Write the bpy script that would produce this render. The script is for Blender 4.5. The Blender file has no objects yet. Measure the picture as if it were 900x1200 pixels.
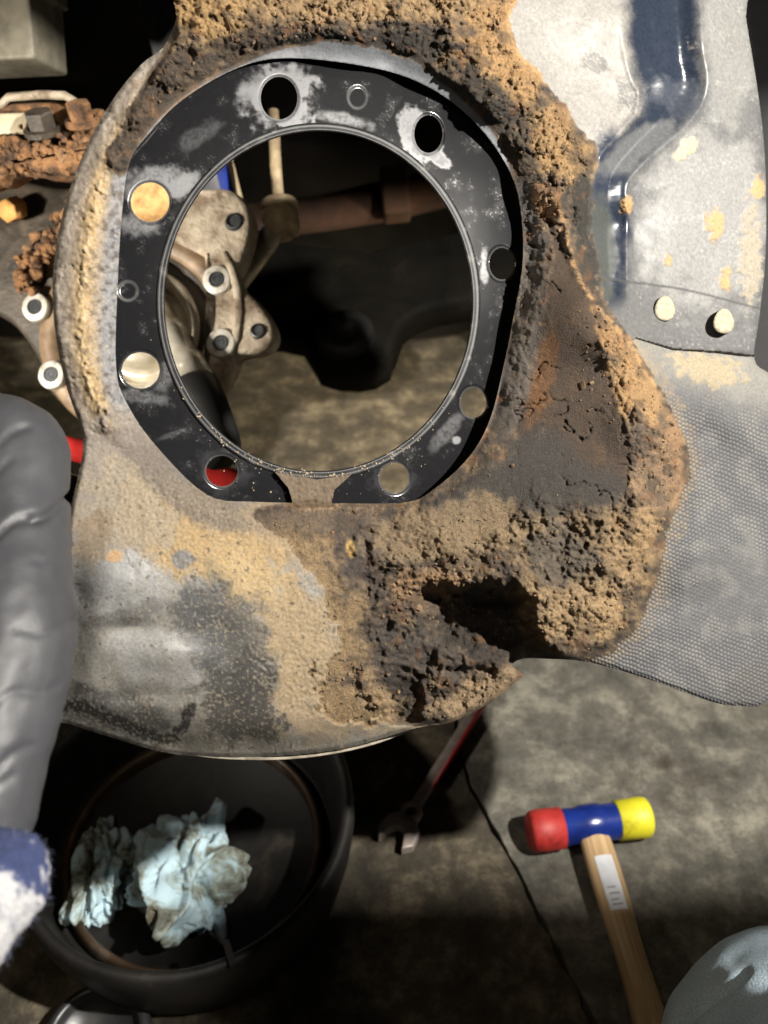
import bpy, bmesh, math, random
import numpy as np
from mathutils import Vector, Matrix, noise as mnoise
random.seed(7)
SC = bpy.context.scene
COL = SC.collection
# ------------------------------------------------------------------ camera, world, lamps, exposure
F = 1039.23                      # focal length in pixels of the 900 x 1200 photograph
PITCH = math.radians(40)
CAM = Vector((0, 0, 0.85))
cam = bpy.data.cameras.new('camera')
camo = bpy.data.objects.new('camera', cam)
COL.objects.link(camo)
camo.location = CAM
camo.rotation_euler = (math.pi / 2 - PITCH, 0, 0)
cam.sensor_fit = 'VERTICAL'
cam.sensor_height = 24
cam.lens = F / 1200 * 24
cam.clip_start = 0.01
cam.clip_end = 50
cam.dof.use_dof = True
cam.dof.focus_distance = 0.505
cam.dof.aperture_fstop = cam.lens / 3.6
SC.camera = camo
R3 = camo.rotation_euler.to_matrix()

w = bpy.data.worlds.new('World')
SC.world = w
w.use_nodes = True
w.node_tree.nodes['Background'].inputs[0].default_value = (1.0, 0.86, 0.7, 1)
w.node_tree.nodes['Background'].inputs[1].default_value = 0.012
SC.view_settings.view_transform = 'Standard'
SC.view_settings.look = 'None'
SC.view_settings.exposure = 0.18
SC.view_settings.gamma = 1


def camw(x, y, z):               # camera axes (right, up, toward viewer) -> world
    return CAM + R3 @ Vector((x, y, z))


def P(px, py, d):                # photo pixel at depth d -> world
    return camw((px - 450) / F * d, (600 - py) / F * d, -d)


def G(px, py, z=0.0):            # photo pixel -> world point at height z
    v = R3 @ Vector(((px - 450) / F, (600 - py) / F, -1))
    t = (z - CAM.z) / v.z
    return CAM + v * t


def lamp(name, loc, target, energy, size, color, sy=None):
    l = bpy.data.lights.new(name, 'AREA')
    l.energy = energy
    l.size = size
    l.shape = 'DISK'
    l.color = color
    o = bpy.data.objects.new(name, l)
    COL.objects.link(o)
    o.location = loc
    o.rotation_euler = (target - loc).to_track_quat('-Z', 'Y').to_euler()
    return o


lamp('work_light', camw(0.74, 0.41, 0.22), camw(0.05, -0.05, -0.65), 37.0, 0.04, (1.0, 0.95, 0.87))
lamp('knuckle_fill_light', camw(-0.62, 0.06, -0.40), camw(-0.20, 0.20, -0.82), 1.9, 0.06, (1.0, 0.92, 0.8)).data.spread = math.radians(88)  # added fill without a known source, brightens the knuckle side
lamp('floor_fill_light', camw(0.80, -0.06, -0.95), G(480, 500), 3.2, 0.05, (1.0, 0.86, 0.62)).data.spread = math.radians(46)  # added fill that brightens the floor seen through the opening
lamp('garage_lamp', camw(-0.30, 0.45, 0.45), camw(0.0, -0.2, -0.7), 1.3, 0.15, (1.0, 0.86, 0.66))


# ------------------------------------------------------------------ helpers
def depth_of(p):
    return -(R3.transposed() @ (p - CAM)).z


def empty(name, loc, label, cat, group=None):
    o = bpy.data.objects.new(name, None)
    COL.objects.link(o)
    o.location = loc
    o.empty_display_size = 0.02
    o['label'] = label
    o['category'] = cat
    if group:
        o['group'] = group
    return o


def tag(o, label, cat, group=None):
    o['label'] = label
    o['category'] = cat
    if group:
        o['group'] = group
    return o


def link(name, me, mat, parent=None, smooth=True, loc=None):
    """mesh data is in world coordinates; shift to the parent's origin"""
    o = bpy.data.objects.new(name, me)
    COL.objects.link(o)
    if mat:
        me.materials.append(mat)
    origin = Vector((0, 0, 0))
    if parent:
        o.parent = parent
        q = parent
        while q:
            origin = origin + q.location
            q = q.parent
    if loc is not None and not parent:
        o.location = loc
        origin = Vector(loc)
    if origin.length > 0:
        me.transform(Matrix.Translation(-origin))
    if smooth:
        me.polygons.foreach_set('use_smooth', [True] * len(me.polygons))
    me.update()
    return o


def bm_mesh(bm, name):
    me = bpy.data.meshes.new(name)
    bm.normal_update()
    bm.to_mesh(me)
    bm.free()
    return me


def frame_mat(origin, zaxis, xhint=Vector((1, 0, 0))):
    z = zaxis.normalized()
    x = (xhint - z * xhint.dot(z))
    if x.length < 1e-5:
        x = Vector((0, 1, 0)) - z * z.y
    x.normalize()
    y = z.cross(x)
    m = Matrix((x, y, z)).transposed().to_4x4()
    m.translation = origin
    return m


def add_lathe(bm, prof, mat4, seg=32, jitter=0.0, a0=0.0, a1=2 * math.pi):
    closed = abs(a1 - a0 - 2 * math.pi) < 1e-6
    n = seg if closed else seg + 1
    rings = []
    for r, z in prof:
        ring = []
        for i in range(n):
            a = a0 + (a1 - a0) * i / seg
            rr = r * (1 + jitter * math.sin(3 * a + z * 90)) if jitter else r
            ring.append(bm.verts.new(mat4 @ Vector((rr * math.cos(a), rr * math.sin(a), z))))
        rings.append(ring)
    for a, b in zip(rings[:-1], rings[1:]):
        for i in range(n if closed else n - 1):
            j = (i + 1) % n
            bm.faces.new((a[i], a[j], b[j], b[i]))
    if prof[0][0] > 1e-6 and prof[0][0] < 0 or False:
        pass
    return rings


def add_tube(bm, pts, rads, seg=16, cap=True):
    pts = [Vector(p) for p in pts]
    rings = []
    up = Vector((0.3, 0.2, 1))
    for i, p in enumerate(pts):
        t = (pts[min(i + 1, len(pts) - 1)] - pts[max(i - 1, 0)]).normalized()
        m = frame_mat(p, t, up)
        r = rads[i] if hasattr(rads, '__len__') else rads
        rings.append([bm.verts.new(m @ Vector((r * math.cos(2 * math.pi * k / seg), r * math.sin(2 * math.pi * k / seg), 0))) for k in range(seg)])
    for a, b in zip(rings[:-1], rings[1:]):
        for k in range(seg):
            j = (k + 1) % seg
            bm.faces.new((a[k], a[j], b[j], b[k]))
    if cap:
        bm.faces.new(list(reversed(rings[0])))
        bm.faces.new(rings[-1])
    return rings


def add_prism(bm, outline, mat4, z0, z1, bevel=0.0, seg=2):
    """outline in local xy, extruded z0..z1 with rounded front edge"""
    n = len(outline)
    c = Vector((sum(p[0] for p in outline) / n, sum(p[1] for p in outline) / n))
    layers = [(0.0, z0), (0.0, z1 - bevel)]
    if bevel:
        for s in range(1, seg + 1):
            a = math.pi / 2 * s / seg
            layers.append((bevel * (1 - math.cos(a)), z1 - bevel + bevel * math.sin(a)))
    rings = []
    for ins, z in layers:
        ring = []
        for i in range(n):
            p = Vector(outline[i]); a = Vector(outline[i - 1]); b = Vector(outline[(i + 1) % n])
            t = (b - a)
            nn = Vector((t.y, -t.x))
            if nn.length > 0:
                nn.normalize()
            q = p - nn * ins
            ring.append(bm.verts.new(mat4 @ Vector((q.x, q.y, z))))
        rings.append(ring)
    for a, b in zip(rings[:-1], rings[1:]):
        for k in range(n):
            j = (k + 1) % n
            bm.faces.new((a[k], a[j], b[j], b[k]))
    bm.faces.new(list(reversed(rings[0])))
    bm.faces.new(rings[-1])


def rough_up(bm, amp, sc, seed=0):
    for v in bm.verts:
        v.co += Vector([mnoise.noise(v.co * sc + Vector((seed + k * 9.3, 0, 0))) for k in range(3)]) * amp


def spline(pts, closed=True, sub=6):
    pts = [np.array(p, float) for p in pts]
    n = len(pts)
    out = []
    for i in range(n if closed else n - 1):
        if closed:
            p0, p1, p2, p3 = pts[i - 1], pts[i], pts[(i + 1) % n], pts[(i + 2) % n]
        else:
            p0, p1, p2, p3 = pts[max(i - 1, 0)], pts[i], pts[i + 1], pts[min(i + 2, n - 1)]
        for s in range(sub):
            t = s / sub
            out.append(0.5 * ((2 * p1) + (-p0 + p2) * t + (2 * p0 - 5 * p1 + 4 * p2 - p3) * t * t + (-p0 + 3 * p1 - 3 * p2 + p3) * t ** 3))
    if not closed:
        out.append(pts[-1])
    return np.array(out)


# ------------------------------------------------------------------ numpy noise
_rs = np.random.RandomState(5)
_perm = np.concatenate([_rs.permutation(512)] * 3)
_ga = _rs.rand(512) * 2 * np.pi
_gx, _gy = np.cos(_ga), np.sin(_ga)
_r1, _r2, _r3 = _rs.rand(512), _rs.rand(512), _rs.rand(512)


def hsh(ix, iy, seed):
    return _perm[(_perm[(ix + seed * 17) % 512] + iy) % 512]


def pnoise(x, y, seed=0):
    ix = np.floor(x).astype(int); iy = np.floor(y).astype(int)
    fx = x - ix; fy = y - iy
    u = fx * fx * fx * (fx * (fx * 6 - 15) + 10); v = fy * fy * fy * (fy * (fy * 6 - 15) + 10)

    def g(dx, dy):
        h = hsh(ix + dx, iy + dy, seed)
        return _gx[h] * (fx - dx) + _gy[h] * (fy - dy)
    a = g(0, 0); b = g(1, 0); c = g(0, 1); d = g(1, 1)
    return 1.5 * ((a * (1 - u) + b * u) * (1 - v) + (c * (1 - u) + d * u) * v)


def fbm(x, y, scale, octv=4, seed=0, gain=0.5):
    s = 0; amp = 1; tot = 0; f = 1.0 / scale
    for o in range(octv):
        s = s + amp * pnoise(x * f + 13.7 * o, y * f + 7.1 * o, seed + o)
        tot += amp; amp *= gain; f *= 2.03
    return s / tot


def worley(x, y, scale, seed=0):
    x = x / scale; y = y / scale
    ix = np.floor(x).astype(int); iy = np.floor(y).astype(int)
    f1 = np.full(x.shape, 9.0); f2 = np.full(x.shape, 9.0); idv = np.zeros(x.shape)
    for dx in (-1, 0, 1):
        for dy in (-1, 0, 1):
            h = hsh(ix + dx, iy + dy, seed)
            d = np.hypot(ix + dx + _r1[h] - x, iy + dy + _r2[h] - y)
            m = d < f1
            f2 = np.where(m, f1, np.minimum(f2, d))
            idv = np.where(m, _r3[h], idv)
            f1 = np.where(m, d, f1)
    return f1, f2, idv


def sstep(a, b, x):
    t = np.clip((x - a) / (b - a), 0, 1)
    return t * t * (3 - 2 * t)


def seg_dist(X, Y, pts, closed):
    d = np.full(X.shape, 1e9)
    n = len(pts)
    for i in range(n if closed else n - 1):
        ax, ay = pts[i]; bx, by = pts[(i + 1) % n]
        dx, dy = bx - ax, by - ay
        L = dx * dx + dy * dy + 1e-12
        t = np.clip(((X - ax) * dx + (Y - ay) * dy) / L, 0, 1)
        d = np.minimum(d, (X - ax - t * dx) ** 2 + (Y - ay - t * dy) ** 2)
    return np.sqrt(d)


def sdf_poly(X, Y, pts):
    d = seg_dist(X, Y, pts, True)
    ins = np.zeros(X.shape, bool)
    n = len(pts)
    for i in range(n):
        ax, ay = pts[i]; bx, by = pts[(i + 1) % n]
        if ay == by:
            continue
        c = ((ay > Y) != (by > Y)) & (X < (bx - ax) * (Y - ay) / (by - ay) + ax)
        ins ^= c
    return np.where(ins, -d, d)


def sdf_ell(X, Y, cx, cy, rx, ry):
    q = np.hypot((X - cx) / rx, (Y - cy) / ry)
    return (q - 1) * (rx + ry) / 2


# ------------------------------------------------------------------ materials
def new_mat(name):
    m = bpy.data.materials.new(name)
    m.use_nodes = True
    nt = m.node_tree
    return m, nt, nt.nodes['Principled BSDF']


def nd(nt, t, **k):
    n = nt.nodes.new(t)
    for a, b in k.items():
        setattr(n, a, b)
    return n


def noise_node(nt, scale, detail=6, rough=0.6, dist=0.0, coord='Object'):
    tc = nd(nt, 'ShaderNodeTexCoord')
    n = nd(nt, 'ShaderNodeTexNoise')
    n.inputs['Scale'].default_value = scale
    n.inputs['Detail'].default_value = detail
    n.inputs['Roughness'].default_value = rough
    n.inputs['Distortion'].default_value = dist
    nt.links.new(tc.outputs[coord], n.inputs['Vector'])
    return n


def ramp(nt, src, stops):
    r = nd(nt, 'ShaderNodeValToRGB')
    e = r.color_ramp.elements
    while len(e) < len(stops):
        e.new(0.5)
    for i, (p, c) in enumerate(stops):
        e[i].position = p
        e[i].color = (*c, 1) if len(c) == 3 else c
    nt.links.new(src, r.inputs[0])
    return r


def bump(nt, bsdf, src, strength, dist):
    b = nd(nt, 'ShaderNodeBump')
    b.inputs['Strength'].default_value = strength
    b.inputs['Distance'].default_value = dist
    nt.links.new(src, b.inputs['Height'])
    if bsdf.inputs['Normal'].links:
        nt.links.new(bsdf.inputs['Normal'].links[0].from_socket, b.inputs['Normal'])
    nt.links.new(b.outputs[0], bsdf.inputs['Normal'])
    return b


def mat_noise(name, stops, scale=60, rough=0.7, metal=0.0, bstr=0.3, bdist=0.002, bscale=None, spec=0.5, detail=8, dist=0.4):
    m, nt, b = new_mat(name)
    n = noise_node(nt, scale, detail, 0.62, dist)
    r = ramp(nt, n.outputs['Fac'], stops)
    nt.links.new(r.outputs[0], b.inputs['Base Color'])
    b.inputs['Roughness'].default_value = rough
    b.inputs['Metallic'].default_value = metal
    b.inputs['Specular IOR Level'].default_value = spec
    if bstr:
        n2 = noise_node(nt, bscale or scale * 4, 6, 0.65)
        bump(nt, b, n2.outputs['Fac'], bstr, bdist)
    return m


def mat_attr(name, bscale=900, bstr=0.5, bdist=0.0006, weave=False, spec=0.35, vary=0.35):
    """surface colour and roughness from the mesh's own dirt map, with fine grain on top"""
    m, nt, b = new_mat(name)
    a = nd(nt, 'ShaderNodeAttribute', attribute_name='dirt')
    n = noise_node(nt, bscale * 0.6, 5, 0.7)
    r = ramp(nt, n.outputs['Fac'], [(0.25, (1 - vary,) * 3), (0.72, (1 + vary * 0.6,) * 3)])
    mx = nd(nt, 'ShaderNodeMix', data_type='RGBA', blend_type='MULTIPLY')
    mx.inputs['Factor'].default_value = 1
    nt.links.new(a.outputs['Color'], mx.inputs[6])
    nt.links.new(r.outputs[0], mx.inputs[7])
    nt.links.new(mx.outputs[2], b.inputs['Base Color'])
    nt.links.new(a.outputs['Alpha'], b.inputs['Roughness'])
    b.inputs['Specular IOR Level'].default_value = spec
    n2 = noise_node(nt, bscale, 4, 0.7)
    bump(nt, b, n2.outputs['Fac'], bstr, bdist)
    if weave:
        uv = nd(nt, 'ShaderNodeUVMap', uv_map='cloth')
        sep = nd(nt, 'ShaderNodeSeparateXYZ')
        nt.links.new(uv.outputs[0], sep.inputs[0])
        at = nd(nt, 'ShaderNodeAttribute', attribute_name='weave')

        def mth(op, x, y=None):
            q = nd(nt, 'ShaderNodeMath', operation=op)
            for i, s in enumerate((x, y)):
                if s is None:
                    continue
                if isinstance(s, (int, float)):
                    q.inputs[i].default_value = s
                else:
                    nt.links.new(s, q.inputs[i])
            return q.outputs[0]
        wob = noise_node(nt, 60, 2, 0.5)
        wv = mth('MULTIPLY', mth('SUBTRACT', wob.outputs['Fac'], 0.5), 1.2)
        u = mth('ADD', sep.outputs[0], wv); v = mth('ADD', sep.outputs[1], wv)
        row = mth('FLOOR', v)
        su = mth('SINE', mth('MULTIPLY', mth('ADD', u, mth('MULTIPLY', row, 0.5)), 2 * math.pi))
        sv = mth('ABSOLUTE', mth('SINE', mth('MULTIPLY', v, math.pi)))
        hgt = mth('MULTIPLY', mth('MULTIPLY', sv, mth('ADD', mth('MULTIPLY', su, 0.5), 0.75)), at.outputs['Fac'])
        bump(nt, b, hgt, 0.55, 0.0008)
        # threads lighter, the gaps between them darker
        rr = ramp(nt, hgt, [(0.05, (0.5, 0.5, 0.53)), (0.75, (1.12, 1.12, 1.12))])
        mf = nd(nt, 'ShaderNodeMix', data_type='RGBA', blend_type='MULTIPLY')
        nt.links.new(at.outputs['Fac'], mf.inputs['Factor'])
        nt.links.new(mx.outputs[2], mf.inputs[6])
        nt.links.new(rr.outputs[0], mf.inputs[7])
        nt.links.new(mf.outputs[2], b.inputs['Base Color'])
    return m


def mat_plain(name, c, rough=0.5, metal=0.0, spec=0.5, vary=0.15, scale=80, bstr=0.1, bdist=0.001):
    lo = tuple(v * (1 - vary) for v in c); hi = tuple(min(1, v * (1 + vary)) for v in c)
    return mat_noise(name, [(0.3, lo), (0.7, hi)], scale, rough, metal, bstr, bdist, spec=spec)


# ------------------------------------------------------------------ floor: two concrete slabs with an open joint
def mat_concrete(name, stops, stain, thr):
    m, nt, b = new_mat(name)
    n = noise_node(nt, 19, 12, 0.74, 0.15)
    r = ramp(nt, n.outputs['Fac'], stops)
    n2 = noise_node(nt, 4.2, 8, 0.7, 0.1)
    r2 = ramp(nt, n2.outputs['Fac'], [(thr, (0, 0, 0)), (thr + 0.1, (1, 1, 1))])
    mx = nd(nt, 'ShaderNodeMix', data_type='RGBA')
    nt.links.new(r2.outputs[0], mx.inputs['Factor'])
    nt.links.new(r.outputs[0], mx.inputs[6])
    mx.inputs[7].default_value = (*stain, 1)
    nt.links.new(mx.outputs[2], b.inputs['Base Color'])
    b.inputs['Roughness'].default_value = 0.8
    n3 = noise_node(nt, 130, 8, 0.75)
    bump(nt, b, n3.outputs['Fac'], 0.7, 0.005)
    n4 = noise_node(nt, 260, 4, 0.7)
    r4 = ramp(nt, n4.outputs['Fac'], [(0.30, (0.35,) * 3), (0.45, (1,) * 3), (0.62, (1.0,) * 3), (0.72, (1.7,) * 3)])
    mg = nd(nt, 'ShaderNodeMix', data_type='RGBA', blend_type='MULTIPLY')
    mg.inputs['Factor'].default_value = 0.8
    nt.links.new(mx.outputs[2], mg.inputs[6]); nt.links.new(r4.outputs[0], mg.inputs[7])
    nt.links.new(mg.outputs[2], b.inputs['Base Color'])
    return m


M_slab_grey = mat_concrete('grey_concrete', [(0.36, (0.056, 0.052, 0.042)), (0.50, (0.120, 0.112, 0.092)), (0.64, (0.26, 0.242, 0.19))], (0.040, 0.030, 0.018), 0.55)
M_slab_brown = mat_concrete('dirty_shaded_concrete', [(0.36, (0.030, 0.025, 0.017)), (0.5, (0.070, 0.058, 0.039)), (0.64, (0.20, 0.165, 0.11))], (0.04, 0.032, 0.022), 0.55)  # dirt and the shield's shadow both mixed into this slab's tone
M_dark = mat_plain('joint_dirt', (0.012, 0.010, 0.008), 0.9)


def slab(name, pts, mat):
    bm = bmesh.new()
    vs = [bm.verts.new((p[0], p[1], 0)) for p in pts]
    f = bm.faces.new(vs)
    if f.normal.z < 0:
        f.normal_flip()
    ret = bmesh.ops.extrude_edge_only(bm, edges=list(bm.edges))
    for v in [e for e in ret['geom'] if isinstance(e, bmesh.types.BMVert)]:
        v.co.z = -0.06
    o = link(name, bm_mesh(bm, name), mat, smooth=False)
    o['kind'] = 'structure'
    return o


joint_px = [(668, 520), (640, 600), (588, 690), (545, 780), (532, 862), (548, 915), (574, 962), (603, 1015), (632, 1072), (664, 1136), (696, 1200), (762, 1330)]
jl, jr = [], []
for i in range(len(joint_px) - 1):
    for s in range(8):
        t = s / 8
        a = joint_px[i]; b_ = joint_px[i + 1]
        g = G(a[0] + (b_[0] - a[0]) * t, a[1] + (b_[1] - a[1]) * t)
        wob = mnoise.noise(Vector((g.x * 40, g.y * 40, 0))) * 0.003
        wd = 0.0024 + 0.0030 * mnoise.noise(Vector((g.x * 55, g.y * 55, 3)))
        jl.append((g.x + wob - wd, g.y)); jr.append((g.x + wob + wd, g.y))
L, Bk, Fr = 6.0, 8.0, -4.0
e0 = (jl[0][0] + 3.2, Bk); e1 = (jl[-1][0] + 0.6, Fr)
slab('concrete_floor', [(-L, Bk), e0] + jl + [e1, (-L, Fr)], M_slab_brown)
slab('concrete_floor', [(L, Bk), (e0[0] + 0.006, Bk)] + jr + [(e1[0] + 0.006, Fr), (L, Fr)], M_slab_grey)
bm = bmesh.new()
bmesh.ops.create_grid(bm, x_segments=1, y_segments=1, size=9)
for v in bm.verts:
    v.co.z = -0.03
o = link('ground', bm_mesh(bm, 'ground'), M_dark)
o['kind'] = 'structure'

# ------------------------------------------------------------------ dark wheel well at the back
M_liner = mat_noise('black_liner_plastic', [(0.3, (0.0015, 0.0014, 0.0013)), (0.7, (0.006, 0.005, 0.004))], 12, 0.9, 0, 0.3, 0.004, spec=0.1)
bm = bmesh.new()
NS = 28
prev = None
for i in range(NS + 1):
    x = -1.6 + 3.2 * i / NS
    yb = 1.52 - 0.10 * math.cos(i * 0.9) * 0.3
    row = [bm.verts.new((x, yb + 0.03 * math.sin(x * 5), 0.02)), bm.verts.new((x, yb + 0.05 + 0.02 * math.sin(x * 9), 0.35)), bm.verts.new((x, yb + 0.02, 0.7)),
           bm.verts.new((x, yb - 0.12, 0.95)), bm.verts.new((x, yb - 0.45, 1.12)), bm.verts.new((x, yb - 0.9, 1.08)), bm.verts.new((x, 0.475, 1.0))]  # roof drawn forward out of view to shade the floor
    if prev:
        for a in range(6):
            bm.faces.new((prev[a], row[a], row[a + 1], prev[a + 1]))
    prev = row
o = link('wheel_well_liner', bm_mesh(bm, 'wheel_well_liner'), M_liner)
sm = o.modifiers.new('thickness', 'SOLIDIFY'); sm.thickness = 0.006; sm.offset = 1
tag(o, 'black wheel well lining in deep shadow behind the suspension parts', 'wheel well')

# ------------------------------------------------------------------ the brake shield: relief traced in its own tilted plane
K = 0.00046                       # metres per relief unit
YAW = math.radians(24)
Nc = np.array([math.sin(YAW), 0.0, math.cos(YAW)])          # camera axes
P0 = np.array([(373 - 450) / F * 0.48, (600 - 352) / F * 0.48, -0.48])
R3n = np.array(R3)
CAMn = np.array(CAM)


def plane_pts(x, y, h, p0=P0, n=Nc, k=K):
    x = np.asarray(x, float); y = np.asarray(y, float); h = np.asarray(h, float)
    d = np.stack([(x - 450) / F, (600 - y) / F, -np.ones_like(x)], -1)
    t = (p0 @ n + h * k) / (d @ n)
    return (d * t[..., None]) @ R3n.T + CAMn


def PL(x, y, h):
    return Vector(plane_pts(np.array([x]), np.array([y]), np.array([h]))[0])


shield = empty('brake_shield', PL(373, 600, 0), 'muddy stamped steel brake backing shield with a round opening, held up by the gloved hand', 'brake shield')

ring_out = spline([(152, 190), (143, 250), (138, 330), (136, 430), (150, 475), (185, 525), (243, 580), (300, 588), (372, 589), (472, 589), (510, 572), (550, 535), (574, 492), (590, 430), (602, 370), (613, 300),
                   (606, 225), (580, 172), (540, 128), (490, 96), (430, 78), (340, 68), (280, 79), (215, 116), (176, 155)], True, 5)
HOLE = (373, 353, 184, 203)
BOLT = [(327, 115, 21.5, 25), (502, 157, 16.5, 22), (588, 309, 14.5, 18.5), (555, 472, 15, 17.5), (462, 560, 17, 18), (260, 552, 18.5, 18), (165, 434, 22, 21), (176, 237, 22.5, 23)]
EMB = [(150, 341, 11, 11), (419, 114, 11, 13)]
tab_poly = np.array([(322, 553), (338, 572), (347, 602), (386, 602), (392, 574), (412, 556), (372, 562)])
outline = spline([(214, -30), (207, 20), (192, 55), (165, 76), (130, 120), (100, 175), (76, 240), (63, 310), (62, 360), (68, 410), (80, 460), (97, 515), (91, 560), (82, 600), (78, 650), (80, 700), (74, 770), (62, 840), (80, 848),
                  (130, 864), (205, 884), (300, 887), (400, 878), (488, 853), (530, 846), (575, 823), (606, 798), (613, 790), (600, 780), (612, 772), (640, 772), (690, 776), (760, 796), (830, 821), (866, 827), (905, 815), (960, 700), (960, 480),
                  (905, 440), (884, 421), (890, 370), (897, 300), (897, 200), (890, 120), (874, 20), (868, -30), (700, -30), (400, -30)], True, 4)
mud_poly = spline([(214, -30), (204, 40), (174, 92), (150, 138), (130, 188), (144, 202), (160, 168), (190, 130), (228, 100), (280, 74), (330, 54), (400, 48), (455, 56), (510, 88), (560, 128), (590, 170), (606, 215), (612, 262), (600, 300), (604, 350), (592, 420), (577, 490), (552, 532),
                   (512, 568), (470, 592), (412, 592), (372, 592), (330, 594), (300, 605), (345, 640), (385, 690), (400, 740), (375, 800), (400, 840), (470, 846), (530, 847), (575, 826), (612, 796), (620, 790), (606, 780), (640, 770), (690, 770), (735, 745), (766, 690),
                   (775, 640), (790, 590), (806, 545), (796, 505), (770, 460), (745, 412), (715, 370), (700, 330), (690, 280), (694, 215), (694, 178), (668, 140), (640, 105), (612, 70), (592, 25), (575, -30)], True, 4)
flap_poly = np.array([(690, 430), (745, 396), (790, 409), (840, 412), (884, 417), (980, 430), (980, 900), (600, 900), (600, 700)], float)
groove_poly = spline([(733, -40), (731, 40), (738, 80), (752, 118), (778, 136), (808, 128), (824, 96), (824, 60), (812, 30), (808, -40)], True, 4)

ctrl_pts = [
    # left strip
    (62, 310, 2), (62, 360, 2), (76, 240, 2), (100, 175, 4), (130, 120, 6), (165, 75, 10), (80, 460, 0), (97, 515, -2),
    (100, 300, 17), (98, 380, 16), (110, 250, 18), (130, 190, 19), (165, 130, 23), (112, 430, 15), (135, 490, 12),
    (135, 300, 6), (133, 400, 6), (145, 200, 8), (200, 115, 12), (165, 505, 6), (230, 590, 8), (340, 602, 10), (300, 597, 9), (420, 602, 14), (480, 597, 20), (368, 575, 5), (372, 556, 3),
    # top
    (280, 69, 10), (340, 60, 12), (300, 44, 36), (240, 62, 26), (420, 46, 40), (500, 80, 44), (450, 72, 14), (548, 120, 44), (535, 122, 16), (600, 190, 20), (612, 260, 22),
    (240, 10, 42), (300, 0, 52), (400, 0, 60), (500, 10, 64), (560, 50, 64), (600, 100, 62), (640, 150, 58), (300, -30, 46), (450, -30, 56), (570, -30, 50), (620, 210, 50), (655, 210, 60), (680, 185, 54),
    # panel
    (640, 60, 30), (660, 110, 30), (700, 20, 32), (700, 150, 32), (650, -20, 30), (840, 30, 26), (865, 100, 16), (892, 250, 6), (830, 250, 18), (760, 300, 18), (890, 400, 6), (790, 390, 22), (895, 150, 4), (720, 260, 16), (760, 200, 22), (850, -20, 20),
    # right lump
    (612, 330, 28), (604, 400, 32), (586, 470, 36), (562, 520, 38), (640, 330, 50), (632, 250, 46), (658, 290, 66), (690, 350, 84), (722, 400, 104), (735, 388, 70), (700, 430, 92), (655, 430, 62), (640, 480, 64), (700, 510, 96), (758, 470, 116),
    (790, 520, 98), (806, 545, 44), (748, 550, 110), (772, 600, 94), (760, 660, 80), (720, 735, 62), (655, 758, 62), (622, 735, 72), (680, 680, 88), (600, 640, 66), (560, 600, 48), (520, 640, 44), (505, 590, 34), (640, 600, 80), (692, 620, 100), (770, 440, 60), (712, 340, 44), (705, 250, 34),
    # flap
    (815, 510, 26), (812, 600, 26), (855, 500, 24), (900, 550, 14), (850, 650, 27), (785, 700, 27), (730, 778, 26), (855, 790, 20), (905, 800, 8), (895, 680, 16), (955, 600, 0), (840, 440, 20), (900, 450, 12),
    # lower lobe
    (100, 600, 10), (120, 700, 16), (90, 780, 6), (200, 640, 16), (250, 680, 22), (330, 650, 16), (200, 760, 18), (150, 830, 0), (70, 838, -8), (210, 872, -9), (300, 876, -8), (400, 868, -2), (300, 780, 20), (380, 720, 22), (420, 800, 16), (480, 842, 6),
    (440, 680, 26), (470, 740, 18), (530, 800, 26), (605, 793, 20), (500, 765, 12), (560, 832, 10), (230, 830, 10), (330, 840, 8), (460, 640, 28), (400, 630, 18)]
ctrl = []
for cx_, cy_, ch_ in ctrl_pts:
    if cy_ < 190 and 180 < cx_ < 690 and ch_ > 20:
        ch_ = 20 + (ch_ - 20) * 0.42
    elif cy_ < 300 and cx_ < 690 and ch_ > 20:
        ch_ = 20 + (ch_ - 20) * 0.62
    ctrl.append((cx_, cy_, ch_))
ctrl = np.array(ctrl, float)


def rbf(ctrl, c=14.0):
    p = ctrl[:, :2] / 100
    A = np.sqrt(((p[:, None] - p[None]) ** 2).sum(-1) + (c / 100) ** 2)
    n = len(p)
    M = np.zeros((n + 3, n + 3)); M[:n, :n] = A; M[:n, n] = 1; M[:n, n + 1:] = p; M[n, :n] = 1; M[n + 1:, :n] = p.T
    wv = np.linalg.solve(M, np.concatenate([ctrl[:, 2], [0, 0, 0]]))

    def ev(X, Y):
        x = X / 100; y = Y / 100
        s = wv[n] + wv[n + 1] * x + wv[n + 2] * y
        for i in range(n):
            s = s + wv[i] * np.sqrt((x - p[i, 0]) ** 2 + (y - p[i, 1]) ** 2 + (c / 100) ** 2)
        return s
    return ev


STEP = 1.5
gx = np.arange(52, 966, STEP); gy = np.arange(-36, 900, STEP)
X, Y = np.meshgrid(gx, gy)
SD_out = sdf_poly(X, Y, outline)
SD_ring = sdf_poly(X, Y, ring_out)
SD_tab = sdf_poly(X, Y, tab_poly)
ragged = fbm(X, Y, 34, 4, 11) * 9 + fbm(X, Y, 9, 3, 15) * 4
ragged = ragged * (1 + 2.2 * sstep(600, 650, Y) * sstep(470, 420, X))
SD_mud = sdf_poly(X, Y, mud_poly) + ragged * sstep(0, 22, np.abs(SD_out)) * sstep(2, 22, np.maximum(SD_ring, SD_tab * -1 + 2))
SD_flap = sdf_poly(X, Y, flap_poly)
SD_groove = sdf_poly(X, Y, groove_poly)
SD_cut = np.maximum(SD_ring, -SD_tab)          # the ring's area, less the muddy bridge
SD_reg = np.maximum(SD_out, -SD_cut)
H = rbf(ctrl)(X, Y)
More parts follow.
